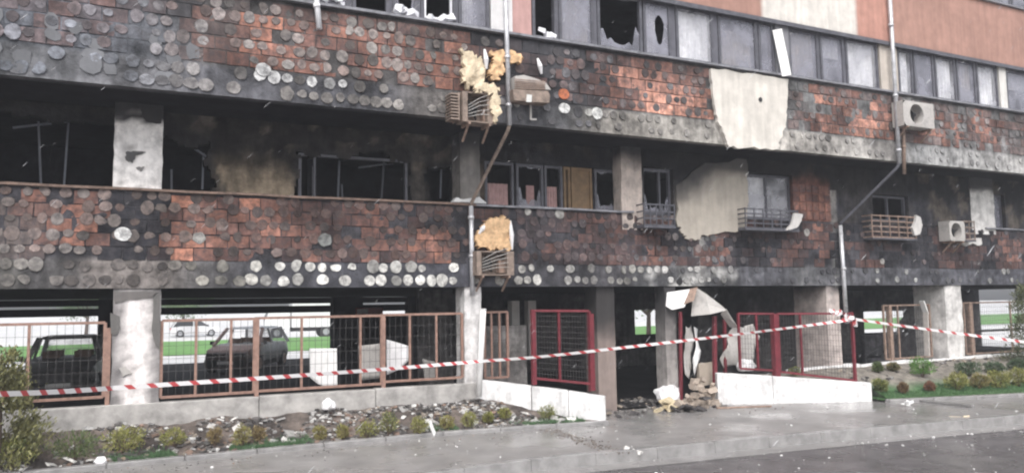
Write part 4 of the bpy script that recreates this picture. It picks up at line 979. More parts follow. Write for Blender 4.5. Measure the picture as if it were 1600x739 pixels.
# ================================================================== CARS UNDER AND BEHIND THE BUILDING
def car(label, loc, rz, paint, colf=None, burnt=False, L=4.1, Wd=1.72, Hh=1.45, name='parked_car', hatch=True, group=None):
    root = empty(name, loc, rz); tag(root, label, 'car', group); hw = Wd/2; d = L/2
    # stations along the length: x, belt height, half width at belt, half width low, sill
    st = [(-d, .62, .72, .62), (-d+.08, .86, .80, .76), (-d+.5, .93, .84, .84), (-.6, .94, .86, .86), (.55, .93, .86, .86), (d-.9, .88, .85, .86), (d-.25, .78, .78, .82), (d-.04, .66, .7, .74), (d, .5, .62, .66)]
    b = MB(); ringn = 8
    for (x, zt_, a, c) in st:
        a *= hw/.86; c *= hw/.86
        for (y, z) in ((-c*.9, .2), (-c, .38), (-a*1.0, .6*zt_/.93), (-a*.93, zt_), (a*.93, zt_), (a, .6*zt_/.93), (c, .38), (c*.9, .2)):
            b.vert((x, y, z), colf(x, y, z) if colf else (1, 1, 1))
    for i in range(len(st)-1):
        for k in range(ringn): b.f.append((i*ringn+k, i*ringn+(k+1) % ringn, (i+1)*ringn+(k+1) % ringn, (i+1)*ringn+k))
    b.f.append(tuple(range(ringn))); b.f.append(tuple((len(st)-1)*ringn+k for k in range(ringn))[::-1])
    bevel(b.build('body', paint, root, sm=False, local=True), .03, 2)
    rx0, rx1 = -d+.55, .35; bx0, bx1 = -d+.12, 1.1; zr = Hh; zb_ = .9
    b = MB()
    base = [(bx0, -hw*.92, zb_), (bx1, -hw*.92, zb_), (bx1, hw*.92, zb_), (bx0, hw*.92, zb_)]; top = [(rx0, -hw*.72, zr), (rx1, -hw*.72, zr), (rx1, hw*.72, zr), (rx0, hw*.72, zr)]
    t = .09
    # pillars and roof as a cage so that the windows are real openings
    for u, v in zip(base, top): b.bar(u, v, .1, .07, colf(*u) if colf else (1, 1, 1))
    for k in (0, 1):
        yb = -hw*.92 if k == 0 else hw*.92; yt = -hw*.72 if k == 0 else hw*.72
        b.bar((-.2, yb, zb_), (-.2, yt, zr), .09, .06, colf(-.2, yb, zb_) if colf else (1, 1, 1))
    rc = colf(0, 0, zr) if colf else (1, 1, 1)
    b.add([(rx0-.04, -hw*.74, zr-.03), (rx1+.04, -hw*.74, zr-.03), (rx1+.04, hw*.74, zr-.03), (rx0-.04, hw*.74, zr-.03), (rx0+.1, -hw*.62, zr+.04), (rx1-.1, -hw*.62, zr+.04), (rx1-.1, hw*.62, zr+.04), (rx0+.1, hw*.62, zr+.04)], [(0, 3, 2, 1), (4, 5, 6, 7), (0, 1, 5, 4), (1, 2, 6, 5), (2, 3, 7, 6), (3, 0, 4, 7)], rc)
    b.build('cabin', paint, root, local=True)
    if not burnt:
        for (pts) in ((base[1], base[2], top[2], top[1]), (base[3], base[0], top[0], top[3]), (base[0], base[1], top[1], top[0]), (base[2], base[3], top[3], top[2])):
            g = MB(); g.add([Vector(p) for p in pts], [(0, 1, 2, 3)]); g.build('window', 'car_glass', root, local=True)
    else:
        for sx_ in (-.55, .35):
            for sy in (-.36, .36):
                MB().box(sx_-.25, sx_+.2, sy-.22, sy+.22, .3, .5).box(sx_-.3, sx_-.2, sy-.2, sy+.2, .5, 1.1).build('seat', 'rusty_steel', root, local=True)
        g = MB(); g.add([Vector(base[3]), Vector(base[0]), Vector(top[0]), Vector(top[3])], [(0, 1, 2, 3)]); g.build('window', 'glass', root, local=True)
    for sx_ in (-d+.75, d-.8):
        for sy in (-1, 1):
            w = MB().tube([(sx_, sy*(hw-.2), .31), (sx_, sy*(hw-.17), .31), (sx_, sy*(hw-.01), .31), (sx_, sy*(hw+.01), .31)], [.27, .31, .31, .27], 18).build('wheel', 'rubber', root, local=True)
            MB().tube([(sx_, sy*(hw+.008), .31), (sx_, sy*(hw+.02), .31)], .19, 14).build('rim', 'car_silver' if not burnt else 'rusty_steel', w, local=True)
    for sy in (-1, 1):
        MB().box(d-.1, d-.005, sy*hw*.55-.16, sy*hw*.55+.16, .56, .68).build('headlight', 'lamp_glass' if not burnt else 'black_plastic', root, local=True)
        MB().box(-d-.012, -d+.06, sy*hw*.7-.1, sy*hw*.7+.1, .62, .8).build('tail_light', 'tail_lamp', root, local=True)
        MB().box(.85, 1.0, sy*(hw+.0)-.04+sy*.06, sy*(hw+.0)+.04+sy*.06, .92, 1.04).build('mirror', 'black_plastic', root, local=True)
    MB().box(d-.03, d+.03, -hw*.7, hw*.7, .24, .46).build('bumper', paint if not burnt else 'black_plastic', root, local=True)
    MB().box(-d-.03, -d+.05, -hw*.72, hw*.72, .26, .5).build('bumper', paint if not burnt else 'black_plastic', root, local=True)
    MB().box(d+.031, d+.036, -.26, .26, .33, .43).build('number_plate', 'white_paint', root, local=True)
    return root
def scorch_white(x, y, z):
    n = fb(x, y, z, 1.2); c = mix((.75, .75, .75), (.06, .055, .055), .0+.7*n)
    if x > 1.0: c = mix((.32, .16, .11), c, .2)
    if z < .72: c = mul(c, .14)
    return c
def scorch_grey(x, y, z):
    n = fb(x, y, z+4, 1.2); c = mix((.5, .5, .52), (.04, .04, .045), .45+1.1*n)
    return mul(c, .25) if z < .75 else c
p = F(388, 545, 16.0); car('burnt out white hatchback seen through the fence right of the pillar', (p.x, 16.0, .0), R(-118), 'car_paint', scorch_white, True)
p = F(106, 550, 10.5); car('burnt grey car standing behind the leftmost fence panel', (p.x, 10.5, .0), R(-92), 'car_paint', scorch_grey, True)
# vehicles beyond the lawn
for k, (px, Y, rz, m, lab) in enumerate(((305, 62, 2, 'car_white', 'white car parked beyond the lawn left of the burnt hatchback'),)):
    p = F(px, 510, Y); car(lab, (p.x, Y, -.19), R(rz), m)
def truck(label, loc, rz, boxmat, cabmat, stripe=True):
    root = empty('delivery_truck', loc, rz); tag(root, label, 'truck')
    b = MB(); b.box(-3.4, 1.2, -1.1, 1.1, .85, 3.0); bevel(b.build('cargo_box', boxmat, root, local=True), .05)
    b = MB(); b.add([(1.35, -1.05, .5), (3.2, -1.05, .5), (3.2, 1.05, .5), (1.35, 1.05, .5), (1.35, -1, 2.5), (2.7, -1, 2.5), (2.7, 1, 2.5), (1.35, 1, 2.5), (3.2, -1.05, 1.4), (3.2, 1.05, 1.4)], [(0, 1, 8, 5, 4), (1, 2, 9, 8), (8, 9, 6, 5), (2, 3, 7, 6, 9), (3, 0, 4, 7), (4, 5, 6, 7), (0, 3, 2, 1)]); bevel(b.build('cab', cabmat, root, local=True), .05)
    MB().add([], []) 
    g = MB(); g.add([(3.16, -.9, 1.5), (3.16, .9, 1.5), (2.78, .85, 2.4), (2.78, -.85, 2.4)], [(0, 1, 2, 3)]); g.v = [(x+.03, y, z+.01) for x, y, z in g.v]; g.build('windscreen', 'car_glass', root, local=True)
    MB().box(1.7, 2.6, -1.075, -1.062, 1.45, 2.2).build('side_window', 'car_glass', root, local=True)
    MB().box(-3.3, 3.0, -.45, .45, .55, .84).build('chassis', 'black_plastic', root, local=True)
    if stripe: MB().box(-3.38, 1.18, -1.115, -1.103, 1.5, 1.95).build('red_stripe', 'car_red', root, local=True)
    for x in (-2.5, -1.4, 2.3):
        for sy in (-1, 1):
            w = MB().tube([(x, sy*.8, .48), (x, sy*1.06, .48)], .48, 20).build('wheel', 'rubber', root, local=True); MB().tube([(x, sy*1.06, .48), (x, sy*1.075, .48)], .25, 12).build('rim', 'car_silver', w, local=True)
    return root
p = F(505, 505, 44); truck('white truck with red stripe seen through the pillars behind the hanging sheet', (p.x, 50, -.19), R(176), 'car_white', 'car_white')
p0, p1 = F(556, 481, 12.4), F(598, 491, 12.4); root = empty('sign_board', (p0.x, 12.4, p1.z)); tag(root, 'thin red and white board showing above the fence beside the inner walls', 'board')
MB().box(p0.x, p1.x, 12.38, 12.42, p1.z, p0.z, (.5, .16, .13)).build('panel', 'smooth_col', root); MB().box(p0.x+.03, p0.x+.4, 12.365, 12.377, p1.z+.03, p0.z-.03, (.75, .7, .66)).build('pale_field', 'smooth_col', root)
bpart('rear_screen', F(566, 540, 12.6).x, F(657, 540, 12.6).x, 12.55, 12.7, -.1, p1.z-.01, 'soot')

# ================================================================== SHEETS, BAGS, DEBRIS
def cloth(name, pts, Y, label, m, depth=.06, cat='sheet', seed=1, step=.09, fold=6):
    bm = bmesh.new(); o_ = outline(pts, Y); f = bm.faces.new([bm.verts.new((x, Y, z)) for x, z in o_]); 
    x0, x1 = min(p[0] for p in o_), max(p[0] for p in o_); z0, z1 = min(p[1] for p in o_), max(p[1] for p in o_)
    for ax, lo_, hi_ in ((0, x0, x1), (2, z0, z1)):
        v = lo_+step
        while v < hi_:
            co = [0, 0, 0]; no = [0, 0, 0]; co[ax] = v; no[ax] = 1
            bmesh.ops.bisect_plane(bm, geom=bm.verts[:]+bm.edges[:]+bm.faces[:], plane_co=co, plane_no=no); v += step
    for v in bm.verts: v.co.y += depth*fb(v.co.x, v.co.z*.6, seed, fold*.4)+depth*.4*math.sin((v.co.x+v.co.z*.5)*fold*2)
    bm.verts.index_update(); b = MB()
    for v in bm.verts: b.vert(v.co)
    for f in bm.faces: b.f.append(tuple(v.index for v in f.verts))
    bm.free(); o = b.build(name, m, sm=True); s = o.modifiers.new('solid', 'SOLIDIFY'); s.thickness = .012; tag(o, label, cat); return o
cloth('white_sheet', [(484, 544), (526, 544), (527, 604), (512, 606), (497, 600), (485, 590)], .3, 'white sheet hanging behind the fence in mid left', 'white_paint', .03, fold=3)
cloth('grey_sheet', [(560, 540), (596, 536), (598, 590), (562, 594)], .5, 'pale grey sheet behind the fence left of the torn white drape', 'ac_shell', .03, fold=3)
cloth('torn_drape', [(604, 530), (640, 541), (640, 560), (622, 578), (604, 585)], .35, 'torn white drape slung on the fence corner', 'bag', .05)
cloth('torn_drape', [(660, 560), (684, 566), (684, 595), (664, 595)], 1.2, 'pale lump of cloth behind the fence left of the narrow pillar', 'ac_shell', .06)
def sheetmetal(name, pts3, label, m, cat='sheet', th=.015):
    P = [F(a, c, Y) for a, c, Y in pts3]; b = MB(); ctr = sum(P, Vector())/len(P); b.vert(ctr+Vector((0, -.04, .0)))
    for p in P: b.vert(p)
    n = len(P)
    for k in range(n): b.f.append((0, 1+k, 1+(k+1) % n))
    o = b.build(name, m); s = o.modifiers.new('solid', 'SOLIDIFY'); s.thickness = th; tag(o, label, cat); return o
sheetmetal('bent_sheet', [(1088, 449, -.1), (1102, 458, -.25), (1128, 478, -.45), (1135, 485, -.5), (1110, 491, -.4), (1080, 494, -.1), (1082, 470, -.05)], 'grey bent cladding sheet hanging over the rubble by the gateway', 'ac_shell')
sheetmetal('bent_sheet', [(1042, 457, -.05), (1078, 452, -.1), (1076, 466, -.2), (1069, 480, -.25), (1050, 484, -.1), (1040, 478, -.02)], 'white cladding sheet folded round the top of the gateway pillar', 'white_paint')
sheetmetal('bent_sheet', [(1078, 452, -.1), (1090, 449, -.22), (1084, 470, -.28), (1068, 476, -.24)], 'brown folded sheet edge between the white and grey cladding sheets', 'rusty_steel')
sheetmetal('bent_sheet', [(1135, 482, -.45), (1145, 500, -.35), (1154, 512, -.3), (1140, 510, -.2), (1126, 490, -.3)], 'grey curled strip hanging below the bent cladding sheet', 'ac_shell')
cloth('pale_drape', [(1146, 508), (1160, 512), (1176, 506), (1184, 525), (1180, 545), (1168, 566), (1158, 574), (1146, 570), (1132, 575), (1128, 560), (1138, 535)], .25, 'pale hanging drape behind the red fence left of the thick red post', 'ac_shell', .12)
cloth('torn_drape', [(1067, 510), (1073, 513), (1080, 508), (1083, 530), (1079, 552), (1083, 575), (1076, 592), (1068, 585), (1070, 545)], .1, 'pale torn drape beside the red gate post', 'ac_shell', .08)
cloth('torn_drape', [(1085, 510), (1091, 514), (1089, 530), (1095, 548), (1090, 565), (1086, 588), (1083, 560), (1087, 540)], .05, 'white torn ribbon of cloth hanging behind the red gate post', 'white_paint', .04)
cloth('black_tarp', [(1412, 486), (1422, 500), (1400, 530), (1375, 558), (1350, 560), (1362, 548), (1392, 530)], .9, 'black tarpaulin sagging behind the tape left of the far right pillars', 'black_plastic', .1, cat='tarpaulin')
for (a, c, a2, c2, m, lab) in ((1446, 485, 1449, 556, 'curtain_beige', 'pale bent cladding strip left of the white pillar at far right'), (1440, 470, 1447, 490, 'white_paint', 'white torn flap on top of the strip left of the far right pillar')):
    p, q = F(a2, c2, .3), F(a, c, .3); o = MB().bar(p, q, .14, .03).build('cladding_strip', m); tag(o, lab, 'strip')

def bag(name, px, py, Y, size, label, m='bag', sq=.8, seed=0):
    p = F(px, py, Y); bm = bmesh.new(); bmesh.ops.create_icosphere(bm, subdivisions=3, radius=1)
    for v in bm.verts:
        k = 1+.28*noise.noise(v.co*1.6+Vector((seed, 0, 0)))+.12*noise.noise(v.co*4+Vector((seed, 2, 0))); v.co *= k
        if v.co.z < -.55: v.co.z = -.55-(v.co.z+.55)*.1
    bm.verts.index_update(); b = MB()
    for v in bm.verts: b.vert((p.x+v.co.x*size, p.y+v.co.y*size*.8, p.z+v.co.z*size*sq))
    for f in bm.faces: b.f.append(tuple(v.index for v in f.verts))
    bm.free(); o = b.build(name, m, sm=False, origin=(p.x, p.y, p.z)); tag(o, label, 'bag'); return o
bag('plastic_bag', 513, 633, -.32, .11, 'small white plastic bag lying against the grey low wall', 'bag', 1.0, 1)
bag('rubble_sack', 1166, 572, -.3, .2, 'white sack lying on the bright white wall near its left end', 'bag', .85, 2)
bag('rubble_sack', 1044, 617, .1, .3, 'white crumpled sack at the foot of the red gate post', 'bag', .75, 3)
bag('plastic_bag', 157, 722, -1.0, .08, 'white crumpled bag at the front edge of the bed lower left', 'bag', 1.0, 5)
# lumps at the kerb
def heap(name, px, py, z, label, c, n, spread, size, seed, flat=.5, cat='debris'):
    p = G(px, py, z); b = MB(); q = random.Random(seed)
    for k in range(n): b.chunk((p.x+q.gauss(0, spread), p.y+q.gauss(0, spread*.35), p.z+abs(q.gauss(0, size*(.35 if n < 60 else 1.1)))), size*q.uniform(.5, 1.1), mul(c, q.uniform(.8, 1.1)), flat, q)
    o = b.build(name, 'debris', origin=p); tag(o, label, cat); return o
heap('foam_debris', 992, 712, -.1, 'heap of white foam lumps lying at the kerb in mid foreground', (.78, .76, .73), 14, .13, .16, 1)
heap('foam_debris', 1497, 660, -.1, 'beige foam lumps lying at the kerb on the right', (.66, .56, .42), 9, .1, .22, 2)
heap('foam_debris', 1420, 632, .01, 'flat white scrap lying on the wet pavement near the grass', (.75, .75, .74), 5, .08, .12, 3, .2)
heap('foam_board', 1042, 641, .02, 'yellowish foam boards lying in front of the white sack', (.5, .42, .28), 7, .14, .3, 4, .25)
heap('charred_debris', 1090, 640, .02, 'dark charred boards in front of the gateway rubble heap', (.06, .055, .055), 9, .2, .28, 5, .25)
heap('plaster_rubble', 1094, 637, .0, 'heap of brown plaster rubble beside the bright white wall', (.36, .3, .25), 110, .2, .2, 6, .8)
p = F(1096, 580, .1); b = MB(); b.plate(rag(outline([(1089, 568), (1113, 565), (1114, 600), (1092, 602)], .1), .01, 2, 3), .05, .14, (.4, .34, .28)); tag(b.build('plaster_block', 'plaster'), 'upright brown plaster block in the gateway rubble', 'debris')
o = MB().bar(G(1120, 637, .02), G(1205, 634, .02), .05, .03).build('wooden_batten', 'rusty_steel'); tag(o, 'thin brown batten lying along the foot of the bright white wall', 'batten')
o = MB().bar(G(1395, 620, .03), G(1520, 634, .03), .1, .04).build('drain_channel', 'kerb'); tag(o, 'straight dark concrete strip crossing the wet pavement beside the grass', 'strip')
b = MB(); b.plate(rag(outline([(668, 660), (673, 656), (680, 675), (677, 681)], -1.0), .004, 2, 2), -1.03, -.99, (.75, .75, .74)); tag(b.build('plaster_shard', 'plaster'), 'upright white shard stuck in the bed beside the shrubs', 'shard')
# larger plaster fragments in the bed
rf = random.Random(17); k = 0
while k < 60:
    x = rf.uniform(-1.2, 7.2); y0 = interp(BL, x)+.08; y1 = -.1 if x < 5.8 else -.1-.7*(x-5.8)-.12
    if y1 <= y0 or (x < 2 and rf.random() < .5): k += 1; continue
    y = rf.uniform(y0, y1); b = MB(); g = rf.choice((.3, .4, .5, .62, .7)); z = bed_z(x, y)
    b.chunk((x, y, z+.015), rf.uniform(.1, .26), (g, g*.97, g*.93), .22, rf); o = b.build('plaster_fragment', 'debris', origin=(x, y, z)); k += 1
    tag(o, 'flat pale plaster fragment lying on the burnt soil of the left bed', 'debris', 'pale plaster fragments strewn over the burnt bed')
# uncountable small rubble
b = MB(); rr = random.Random(8); PAL = [(.42, .41, .4), (.3, .285, .27), (.2, .185, .175), (.13, .12, .115), (.06, .055, .055), (.32, .27, .22), (.66, .65, .63), (.26, .18, .14), (.1, .095, .09), (.16, .15, .145)]
for k in range(6500):
    x = rr.uniform(-2.2, 7.6); y0 = interp(BL, x)+.03; y1 = -.06 if x < 5.85 else -.1-.7*(x-5.85)-.05
    if y1 <= y0: continue
    y = rr.uniform(y0, y1); w_ = .45+.55*smooth(1.5, 5, x)
    if rr.random() > w_ or nz(x, y, 0, 1.4) < -.28: continue
    sz = rr.choice((.02, .025, .035, .05, .05, .07, .1)); b.chunk((x, y, bed_z(x, y)+sz*.15), sz*rr.uniform(.7, 1.3), mul(rr.choice(PAL), rr.uniform(.55, .95)), .45, rr)
for k in range(700):                    # driveway, parking edge, bank
    t = rr.random()
    if t < .35: x, y, z = rr.uniform(7.9, 11), rr.uniform(-.9, 1.5), .004
    elif t < .6: x, y, z = rr.uniform(-2, 5.6), rr.uniform(.3, 3), .01
    elif t < .8: x = rr.uniform(14.2, 21); y = rr.uniform(-1.0, -.2); z = bank_z(x, y)
    else: x, y, z = rr.uniform(10, 11.2), rr.uniform(-.5, .6), .0
    sz = rr.choice((.03, .05, .08, .12)); b.chunk((x, y, z+sz*.15), sz, mul(rr.choice(PAL[1:6]), rr.uniform(.6, 1.1)), .5, rr)
o = b.build('rubble', 'debris'); tag(o, 'small broken rubble strewn over bed and gateway', 'rubble', kind='stuff')
b = MB()
for k in range(300):                    # ash flecks and hail on road and pavement
    if rr.random() < .7: x = rr.uniform(2, 16); y = kerb_y(x)-.2-abs(rr.gauss(0, 2.0)); z = -.146
    else: x = rr.uniform(-2, 15); y = rr.uniform(kerb_y(x)+.05, -1.5); z = .004
    sz = rr.choice((.012, .016, .02, .03, .045)); b.chunk((x, y, z+sz*.2), sz, mul((.7, .69, .68), rr.uniform(.6, 1.1)), .5, rr)
for k in range(420):
    t = rr.random(); p = G(805, 652, 0).lerp(G(968, 708, 0), t); x, y = p.x+rr.gauss(0, .1), p.y+rr.gauss(0, .12)
    sz = rr.choice((.012, .018, .025, .035)); b.chunk((x, y, .004), sz, mul((.12, .1, .085), rr.uniform(.6, 1.8)), .5, rr)
for k in range(380):
    x = rr.uniform(-2, 13); y = -1.25-abs(rr.gauss(0, .35)) if x < 7.8 else rr.uniform(-1.8, -.3)
    sz = rr.choice((.01, .014, .02, .03)); b.chunk((x, y, .004), sz, mul(rr.choice(PAL), rr.uniform(.6, 1.2)), .5, rr)
o = b.build('ash_flecks', 'debris'); tag(o, 'pale flecks of ash and debris scattered over the wet road', 'debris', kind='stuff')

# ================================================================== PLANTS
def leafball(n, rx, rz, ls, c0, c1, seed, shell=.45, spiky=0):
    q = random.Random(seed); b = MB(); cl = [(Vector((q.gauss(0, 1), q.gauss(0, 1), q.gauss(0, 1))).normalized(), q.uniform(.75, 1.12)) for _ in range(16)]
    for _ in range(n):
        d = Vector((q.gauss(0, 1), q.gauss(0, 1), q.gauss(0, 1)))
        if d.length < 1e-3: continue
        d.normalize(); k = max((d.dot(c)**6*a for c, a in cl if d.dot(c) > 0), default=.3); rad = (shell+(1-shell)*q.random()**.6)*(.62+.45*k)
        p = Vector((d.x*rx*rad, d.y*rx*rad, rz+d.z*rz*rad))
        if p.z < .02: continue
        u = Vector((q.gauss(0, 1), q.gauss(0, 1), q.gauss(0, 1))).normalized(); 
        if spiky: u = (u+d*1.2+Vector((0, 0, .9))).normalized()
        v = u.cross(Vector((q.gauss(0, 1), q.gauss(0, 1), q.gauss(0, 1)))).normalized(); l = ls*q.uniform(.6, 1.3); w_ = l*(.45 if not spiky else .28)
        t = q.random(); c = mul(mix(c0, c1, t), q.uniform(.75, 1.2))
        b.add([p-u*l*.5, p+v*w_*.5, p+u*l*.5, p-v*w_*.5], [(0, 1, 2, 3)], c)
    return b
def shrub(px, py, size, hgt, label, c0, c1, seed, zf, group, n=900, ls=.05, spiky=1, Yfix=None, name='shrub'):
    p = zf(px, py); root = empty(name, p, random.Random(seed).uniform(0, 6)); tag(root, label, 'shrub', group)
    leafball(n, size, hgt/2, ls, c0, c1, seed, .35, spiky).build('crown', 'leaf', root, local=True)
    q = random.Random(seed+50); b = MB()
    for k in range(5):
        a = q.uniform(0, 6.28); b.tube([(0, 0, -.06), (math.cos(a)*size*.25, math.sin(a)*size*.25, hgt*.35), (math.cos(a)*size*.5, math.sin(a)*size*.5, hgt*.7)], [.014, .01, .004], 5)
    b.build('stem', 'bark', root, local=True); return root
def onbed(px, py):
    y = -.95
    for _ in range(8):
        p = F(px, py, y); 
        # walk along the view line until it meets the bed
        zt_ = bed_z(p.x, y)
        if p.z > zt_: y += .07
        else: y -= .05
    x = F(px, py, y).x; return Vector((x, y, bed_z(x, y)))
YG0, YG1 = (.14, .15, .04), (.3, .29, .085)
DG0, DG1 = (.05, .085, .03), (.13, .16, .055)
DRY0, DRY1 = (.17, .13, .055), (.28, .21, .1)
G1 = 'small shrubs in a row along the front of the burnt bed'
rowS = [(22, 730, .25, .36, DG0, YG1, 'leftmost small shrub at the bottom left corner of the picture'), (116, 722, .3, .36, DG0, DG1, 'broad dark green shrub, second from the left along the bed'), (195, 708, .26, .34, YG0, YG1, 'yellow green shrub just below the big white pillar'), (271, 704, .17, .26, YG0, YG1, 'small yellow green shrub right of the one below the white pillar'),
        (335, 700, .1, .24, DRY0, DRY1, 'dry brown shrub, first of the withered ones along the bed'), (378, 698, .12, .3, DRY0, YG1, 'withered upright shrub among the pale rubble in mid bed'), (404, 692, .1, .22, DRY0, DRY1, 'small withered shrub right next to the upright withered one'), (500, 690, .1, .22, DRY0, YG1, 'sparse withered shrub below the small white plastic bag'), (537, 688, .1, .24, DRY0, YG1, 'sparse shrub left of the two fuller green shrubs in mid bed'),
        (573, 683, .16, .26, YG0, YG1, 'left one of the two fuller green shrubs in mid bed'), (608, 680, .14, .32, DG0, YG1, 'tall right one of the two fuller green shrubs in mid bed'), (655, 678, .13, .26, YG0, YG1, 'green shrub left of the upright white shard'), (697, 674, .12, .22, DRY0, YG1, 'withered shrub right of the upright white shard'), (733, 668, .13, .24, YG0, YG1, 'shrub below the foot of the white leaning pole'), (763, 664, .1, .2, YG0, YG1, 'small shrub just right of the one below the leaning pole'), (789, 660, .1, .22, YG0, YG1, 'small shrub left of the round one near the slanting wall'), (856, 655, .15, .24, DG0, YG1, 'round green shrub at the right end of the bed by the slanting wall')]
for k, (px, py, s, h, c0, c1, lab) in enumerate(rowS): shrub(px, py, s*1.3, h*1.2, lab, c0, c1, 100+k, onbed, G1, n=1100 if s > .2 else 650, ls=.05 if s > .2 else .042)
def onbank(px, py):
    y = -2.2
    for _ in range(60):
        p = F(px, py, y)
        if p.z <= bank_z(p.x, y)+.001: break
        y += .04
    return Vector((p.x, y, bank_z(p.x, y)))
G2 = 'shrubs planted on the grass bank at right'
rowR = [(1376, 614, .2, .34, DG0, YG1, 'round green shrub next to the end of the bright white wall'), (1411, 616, .12, .26, (.12, .07, .04), (.2, .13, .06), 'reddish brown small shrub right of the round green one'), (1452, 612, .13, .24, (.14, .06, .04), (.2, .11, .06), 'reddish small shrub standing alone on the grass'), (1442, 590, .3, .48, (.05, .14, .03), (.16, .32, .06), 'bright fresh green shrub before the white crumbling wall'), (1372, 582, .15, .26, DG0, DG1, 'small dark shrub by the left part of the crumbling wall'), (1396, 580, .15, .22, DG0, DRY1, 'low dull shrub between the dark small one and the bright green one'),
        (1497, 610, .3, .42, YG0, YG1, 'yellow green shrub, first of the hedge row on the grass'), (1531, 608, .26, .38, YG0, DRY1, 'second yellowish shrub of the hedge row on the grass'), (1560, 606, .3, .42, YG0, YG1, 'third shrub of the hedge row on the grass'), (1592, 604, .3, .44, YG0, YG1, 'last shrub of the hedge row at the right picture edge'), (1514, 588, .32, .4, (.04, .075, .04), (.1, .14, .07), 'dark blue green shrub behind the hedge row'), (1556, 586, .28, .34, (.04, .075, .04), (.1, .14, .07), 'low dark green shrub behind the third hedge shrub'), (1590, 580, .25, .34, (.04, .075, .04), (.1, .14, .07), 'low dark green shrub below the tall conifer at the right edge')]
for k, (px, py, s, h, c0, c1, lab) in enumerate(rowR): shrub(px, py, s, h, lab, c0, c1, 200+k, onbank, G2, n=1100, ls=.06)
def onwallbed(px, py):
    p = F(px, py, -.45); return Vector((p.x, -.45, .46))
shrub(1242, 585, .16, .24, 'small green shrub behind the middle of the bright white wall', DG0, YG1, 301, onwallbed, None, n=600, ls=.05)
# conifers at both edges
def conifer(loc, h, r, label, seed, c0, c1, n=7000, ls=.07):
    root = empty('conifer', loc); tag(root, label, 'conifer'); q = random.Random(seed); b = MB(); lobes = []
    for k in range(46):
        a = q.uniform(0, 6.28); t = q.random()**.9; z = h*(.05+.92*t); rr_ = r*(1-.75*t)*q.uniform(.45, 1); lobes.append((Vector((math.cos(a)*rr_, math.sin(a)*rr_, z)), r*.34*(1-.5*t)*q.uniform(.7, 1.2), q.uniform(.65, 1.15)))
    for _ in range(n):
        c, s, br = q.choice(lobes); d = Vector((q.gauss(0, .5), q.gauss(0, .5), q.gauss(0, .6)))*s; p = c+d
        if p.z < .03: continue
        u = (Vector((q.gauss(0, .6), q.gauss(0, .6), 1))+Vector((p.x, p.y, 0))*1.2).normalized(); v = u.cross(Vector((q.gauss(0, 1), q.gauss(0, 1), 0)).normalized()).normalized(); l = ls*q.uniform(.6, 1.3)
        b.add([p-u*l*.5, p+v*l*.16, p+u*l*.5, p-v*l*.16], [(0, 1, 2, 3)], mul(mix(c0, c1, q.random()), br*q.uniform(.8, 1.2)))
    b.build('crown', 'leaf', root, local=True)
    t = MB().tube([(0, 0, -.1), (0, 0, h*.5), (0, 0, h*.95)], [.05, .035, .008], 8)
    for k in range(14):
        a = q.uniform(0, 6.28); z = q.uniform(.1, .8)*h; e = r*.7*(1-z/h); t.tube([(0, 0, z), (math.cos(a)*e, math.sin(a)*e, z+.12)], [.014, .004], 5)
    t.build('trunk', 'bark', root, local=True); return root
p = G(2, 672, .1); conifer((F(-2, 640, -1.02).x, -.98, .08), 1.62, .62, 'bushy olive conifer cut by the left picture edge', 71, (.09, .095, .04), (.2, .19, .075), 8000)
p = F(1612, 560, -1.0); conifer((p.x, -1.0, .3), 2.1, .75, 'tall dull green conifer at the right picture edge before the fence', 72, (.06, .075, .04), (.14, .15, .07), 8000)
# grass tufts
def grass(name, pts, label, c0, c1, seed):
    q = random.Random(seed); b = MB()
    for (x, y, z) in pts:
        for _ in range(3):
            a = q.uniform(0, 6.28); h = q.uniform(.025, .07); w_ = .006; dx, dy = math.cos(a)*w_, math.sin(a)*w_; lx, ly = q.uniform(-.03, .03), q.uniform(-.03, .03)
            b.add([(x-dx, y-dy, z), (x+dx, y+dy, z), (x+lx, y+ly, z+h)], [(0, 1, 2)], mul(mix(c0, c1, q.random()), q.uniform(.8, 1.2)))
    o = b.build(name, 'leaf'); tag(o, label, 'grass', kind='stuff')
q = random.Random(31); P1 = []
for k in range(9000):
    x = q.uniform(-1.6, 7.3); y0 = interp(BL, x); y = y0+.03+abs(q.gauss(0, .1))
    if nz(x, y*.4, 0, 1.1) > (-.05 if x < 3 else .12) or x > 6.2: P1.append((x, y, bed_z(x, y)))
grass('ground_cover', P1, 'low green ground cover along the front of the burnt bed', (.05, .11, .05), (.1, .18, .08), 1)
P2 = []
for k in range(16000):
    x = q.uniform(14, 24); y0 = interp(GL, x); t = q.random(); y = y0+.03+t*(-y0)*.5
    if t < .75+.3*nz(x, y, 0, 1.5): P2.append((x, y, bank_z(x, y)-.01))
grass('grass', P2, 'short green grass on the bank at right', (.05, .12, .045), (.11, .2, .08), 2)
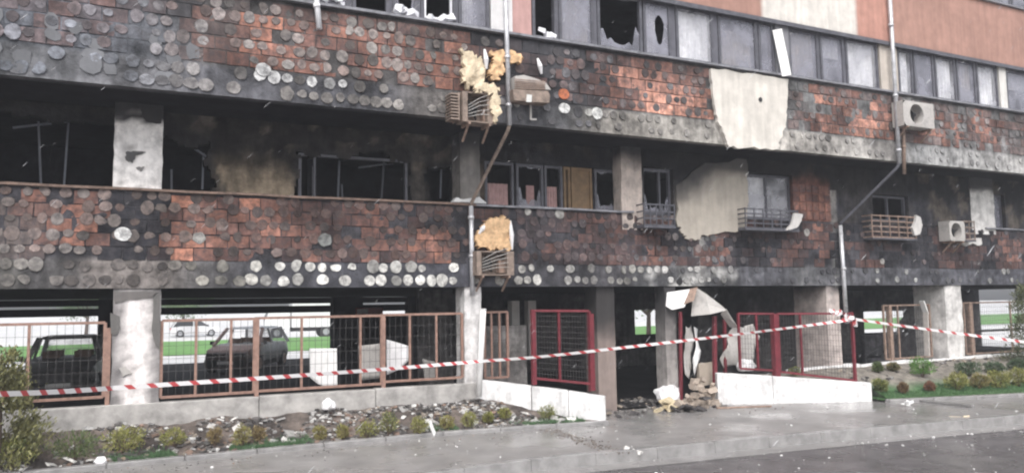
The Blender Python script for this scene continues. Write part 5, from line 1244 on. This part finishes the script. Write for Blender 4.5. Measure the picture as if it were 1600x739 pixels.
# trees and hedge far behind
def tree(loc, h, label, seed, c0, c1):
    root = empty('tree', loc); tag(root, label, 'tree', None); q = random.Random(seed); lob = [(Vector((q.gauss(0, h*.16), q.gauss(0, h*.16), h*q.uniform(.4, .92))), h*q.uniform(.08, .17)) for _ in range(26)]; b = MB()
    for _ in range(5000):
        c, s = q.choice(lob); p = c+Vector((q.gauss(0, .55), q.gauss(0, .55), q.gauss(0, .5)))*s; u = Vector((q.gauss(0, 1), q.gauss(0, 1), q.gauss(0, 1))).normalized(); v = u.orthogonal().normalized(); l = q.uniform(.12, .28)
        b.add([p-u*l*.5, p+v*l*.25, p+u*l*.5, p-v*l*.25], [(0, 1, 2, 3)], mul(mix(c0, c1, q.random()), q.uniform(.7, 1.2)))
    b.build('crown', 'leaf', root, local=True); t = MB().tube([(0, 0, -.1), (.1, 0, h*.35), (0, .1, h*.75)], [h*.028, h*.02, h*.006], 8)
    for c, s in lob[:10]: t.tube([(0, 0, h*.3), tuple(c*.6+Vector((0, 0, h*.12))), tuple(c)], [h*.012, h*.008, .01], 5)
    t.build('trunk', 'bark', root, local=True)
tree((F(285, 500, 62).x, 62, -.2), 6, 'small green tree far behind the lawn right of the big pillar', 5, (.06, .11, .04), (.16, .24, .09))
tree((F(1012, 500, 24).x, 24, -.2), 5.5, 'pale green tree seen through the back opening of the gateway', 6, (.1, .2, .05), (.25, .4, .12))
tree((F(135, 500, 66).x, 66, -.2), 6, 'green tree far behind the leftmost fence panel', 7, (.06, .11, .04), (.16, .24, .09))

# ================================================================== rainy air
b = MB(); b.box(-40, 130, -40, 110, -1.3, 12.5); hz = b.build('haze', 'soot'); hz['kind'] = 'stuff'; hz['label'] = 'thin grey veil of rain in the air'
m = bpy.data.materials.new('haze'); m.use_nodes = True; m.node_tree.nodes.clear()
ov = m.node_tree.nodes.new('ShaderNodeOutputMaterial'); pv_ = m.node_tree.nodes.new('ShaderNodeVolumePrincipled'); pv_.inputs['Density'].default_value = .0024; pv_.inputs['Color'].default_value = (.88, .9, .97, 1)
m.node_tree.links.new(pv_.outputs[0], ov.inputs['Volume']); hz.data.materials.clear(); hz.data.materials.append(m)

q = random.Random(77); b = MB()
for k in range(1500):
    p = Vector((q.uniform(-8, 22), q.uniform(-12.5, -1.7), q.uniform(.15, 8.5)))
    if (p-CAM).length < 2.6: continue
    v = Vector((-.62+q.uniform(-.1, .1), .1, -.6)).normalized()*q.uniform(.015, .04); t = q.uniform(.001, .0018)
    b.tube([p-v, p, p+v], [t*.4, t, t*.4], 5, cap=False)
mat('sleet_drop', (.8, .8, .82), .2, 0, 4, 0, alpha=.55)
o = b.build('sleet', 'sleet_drop'); tag(o, 'fine slanting sleet falling in front of the facade', 'sleet', kind='stuff')
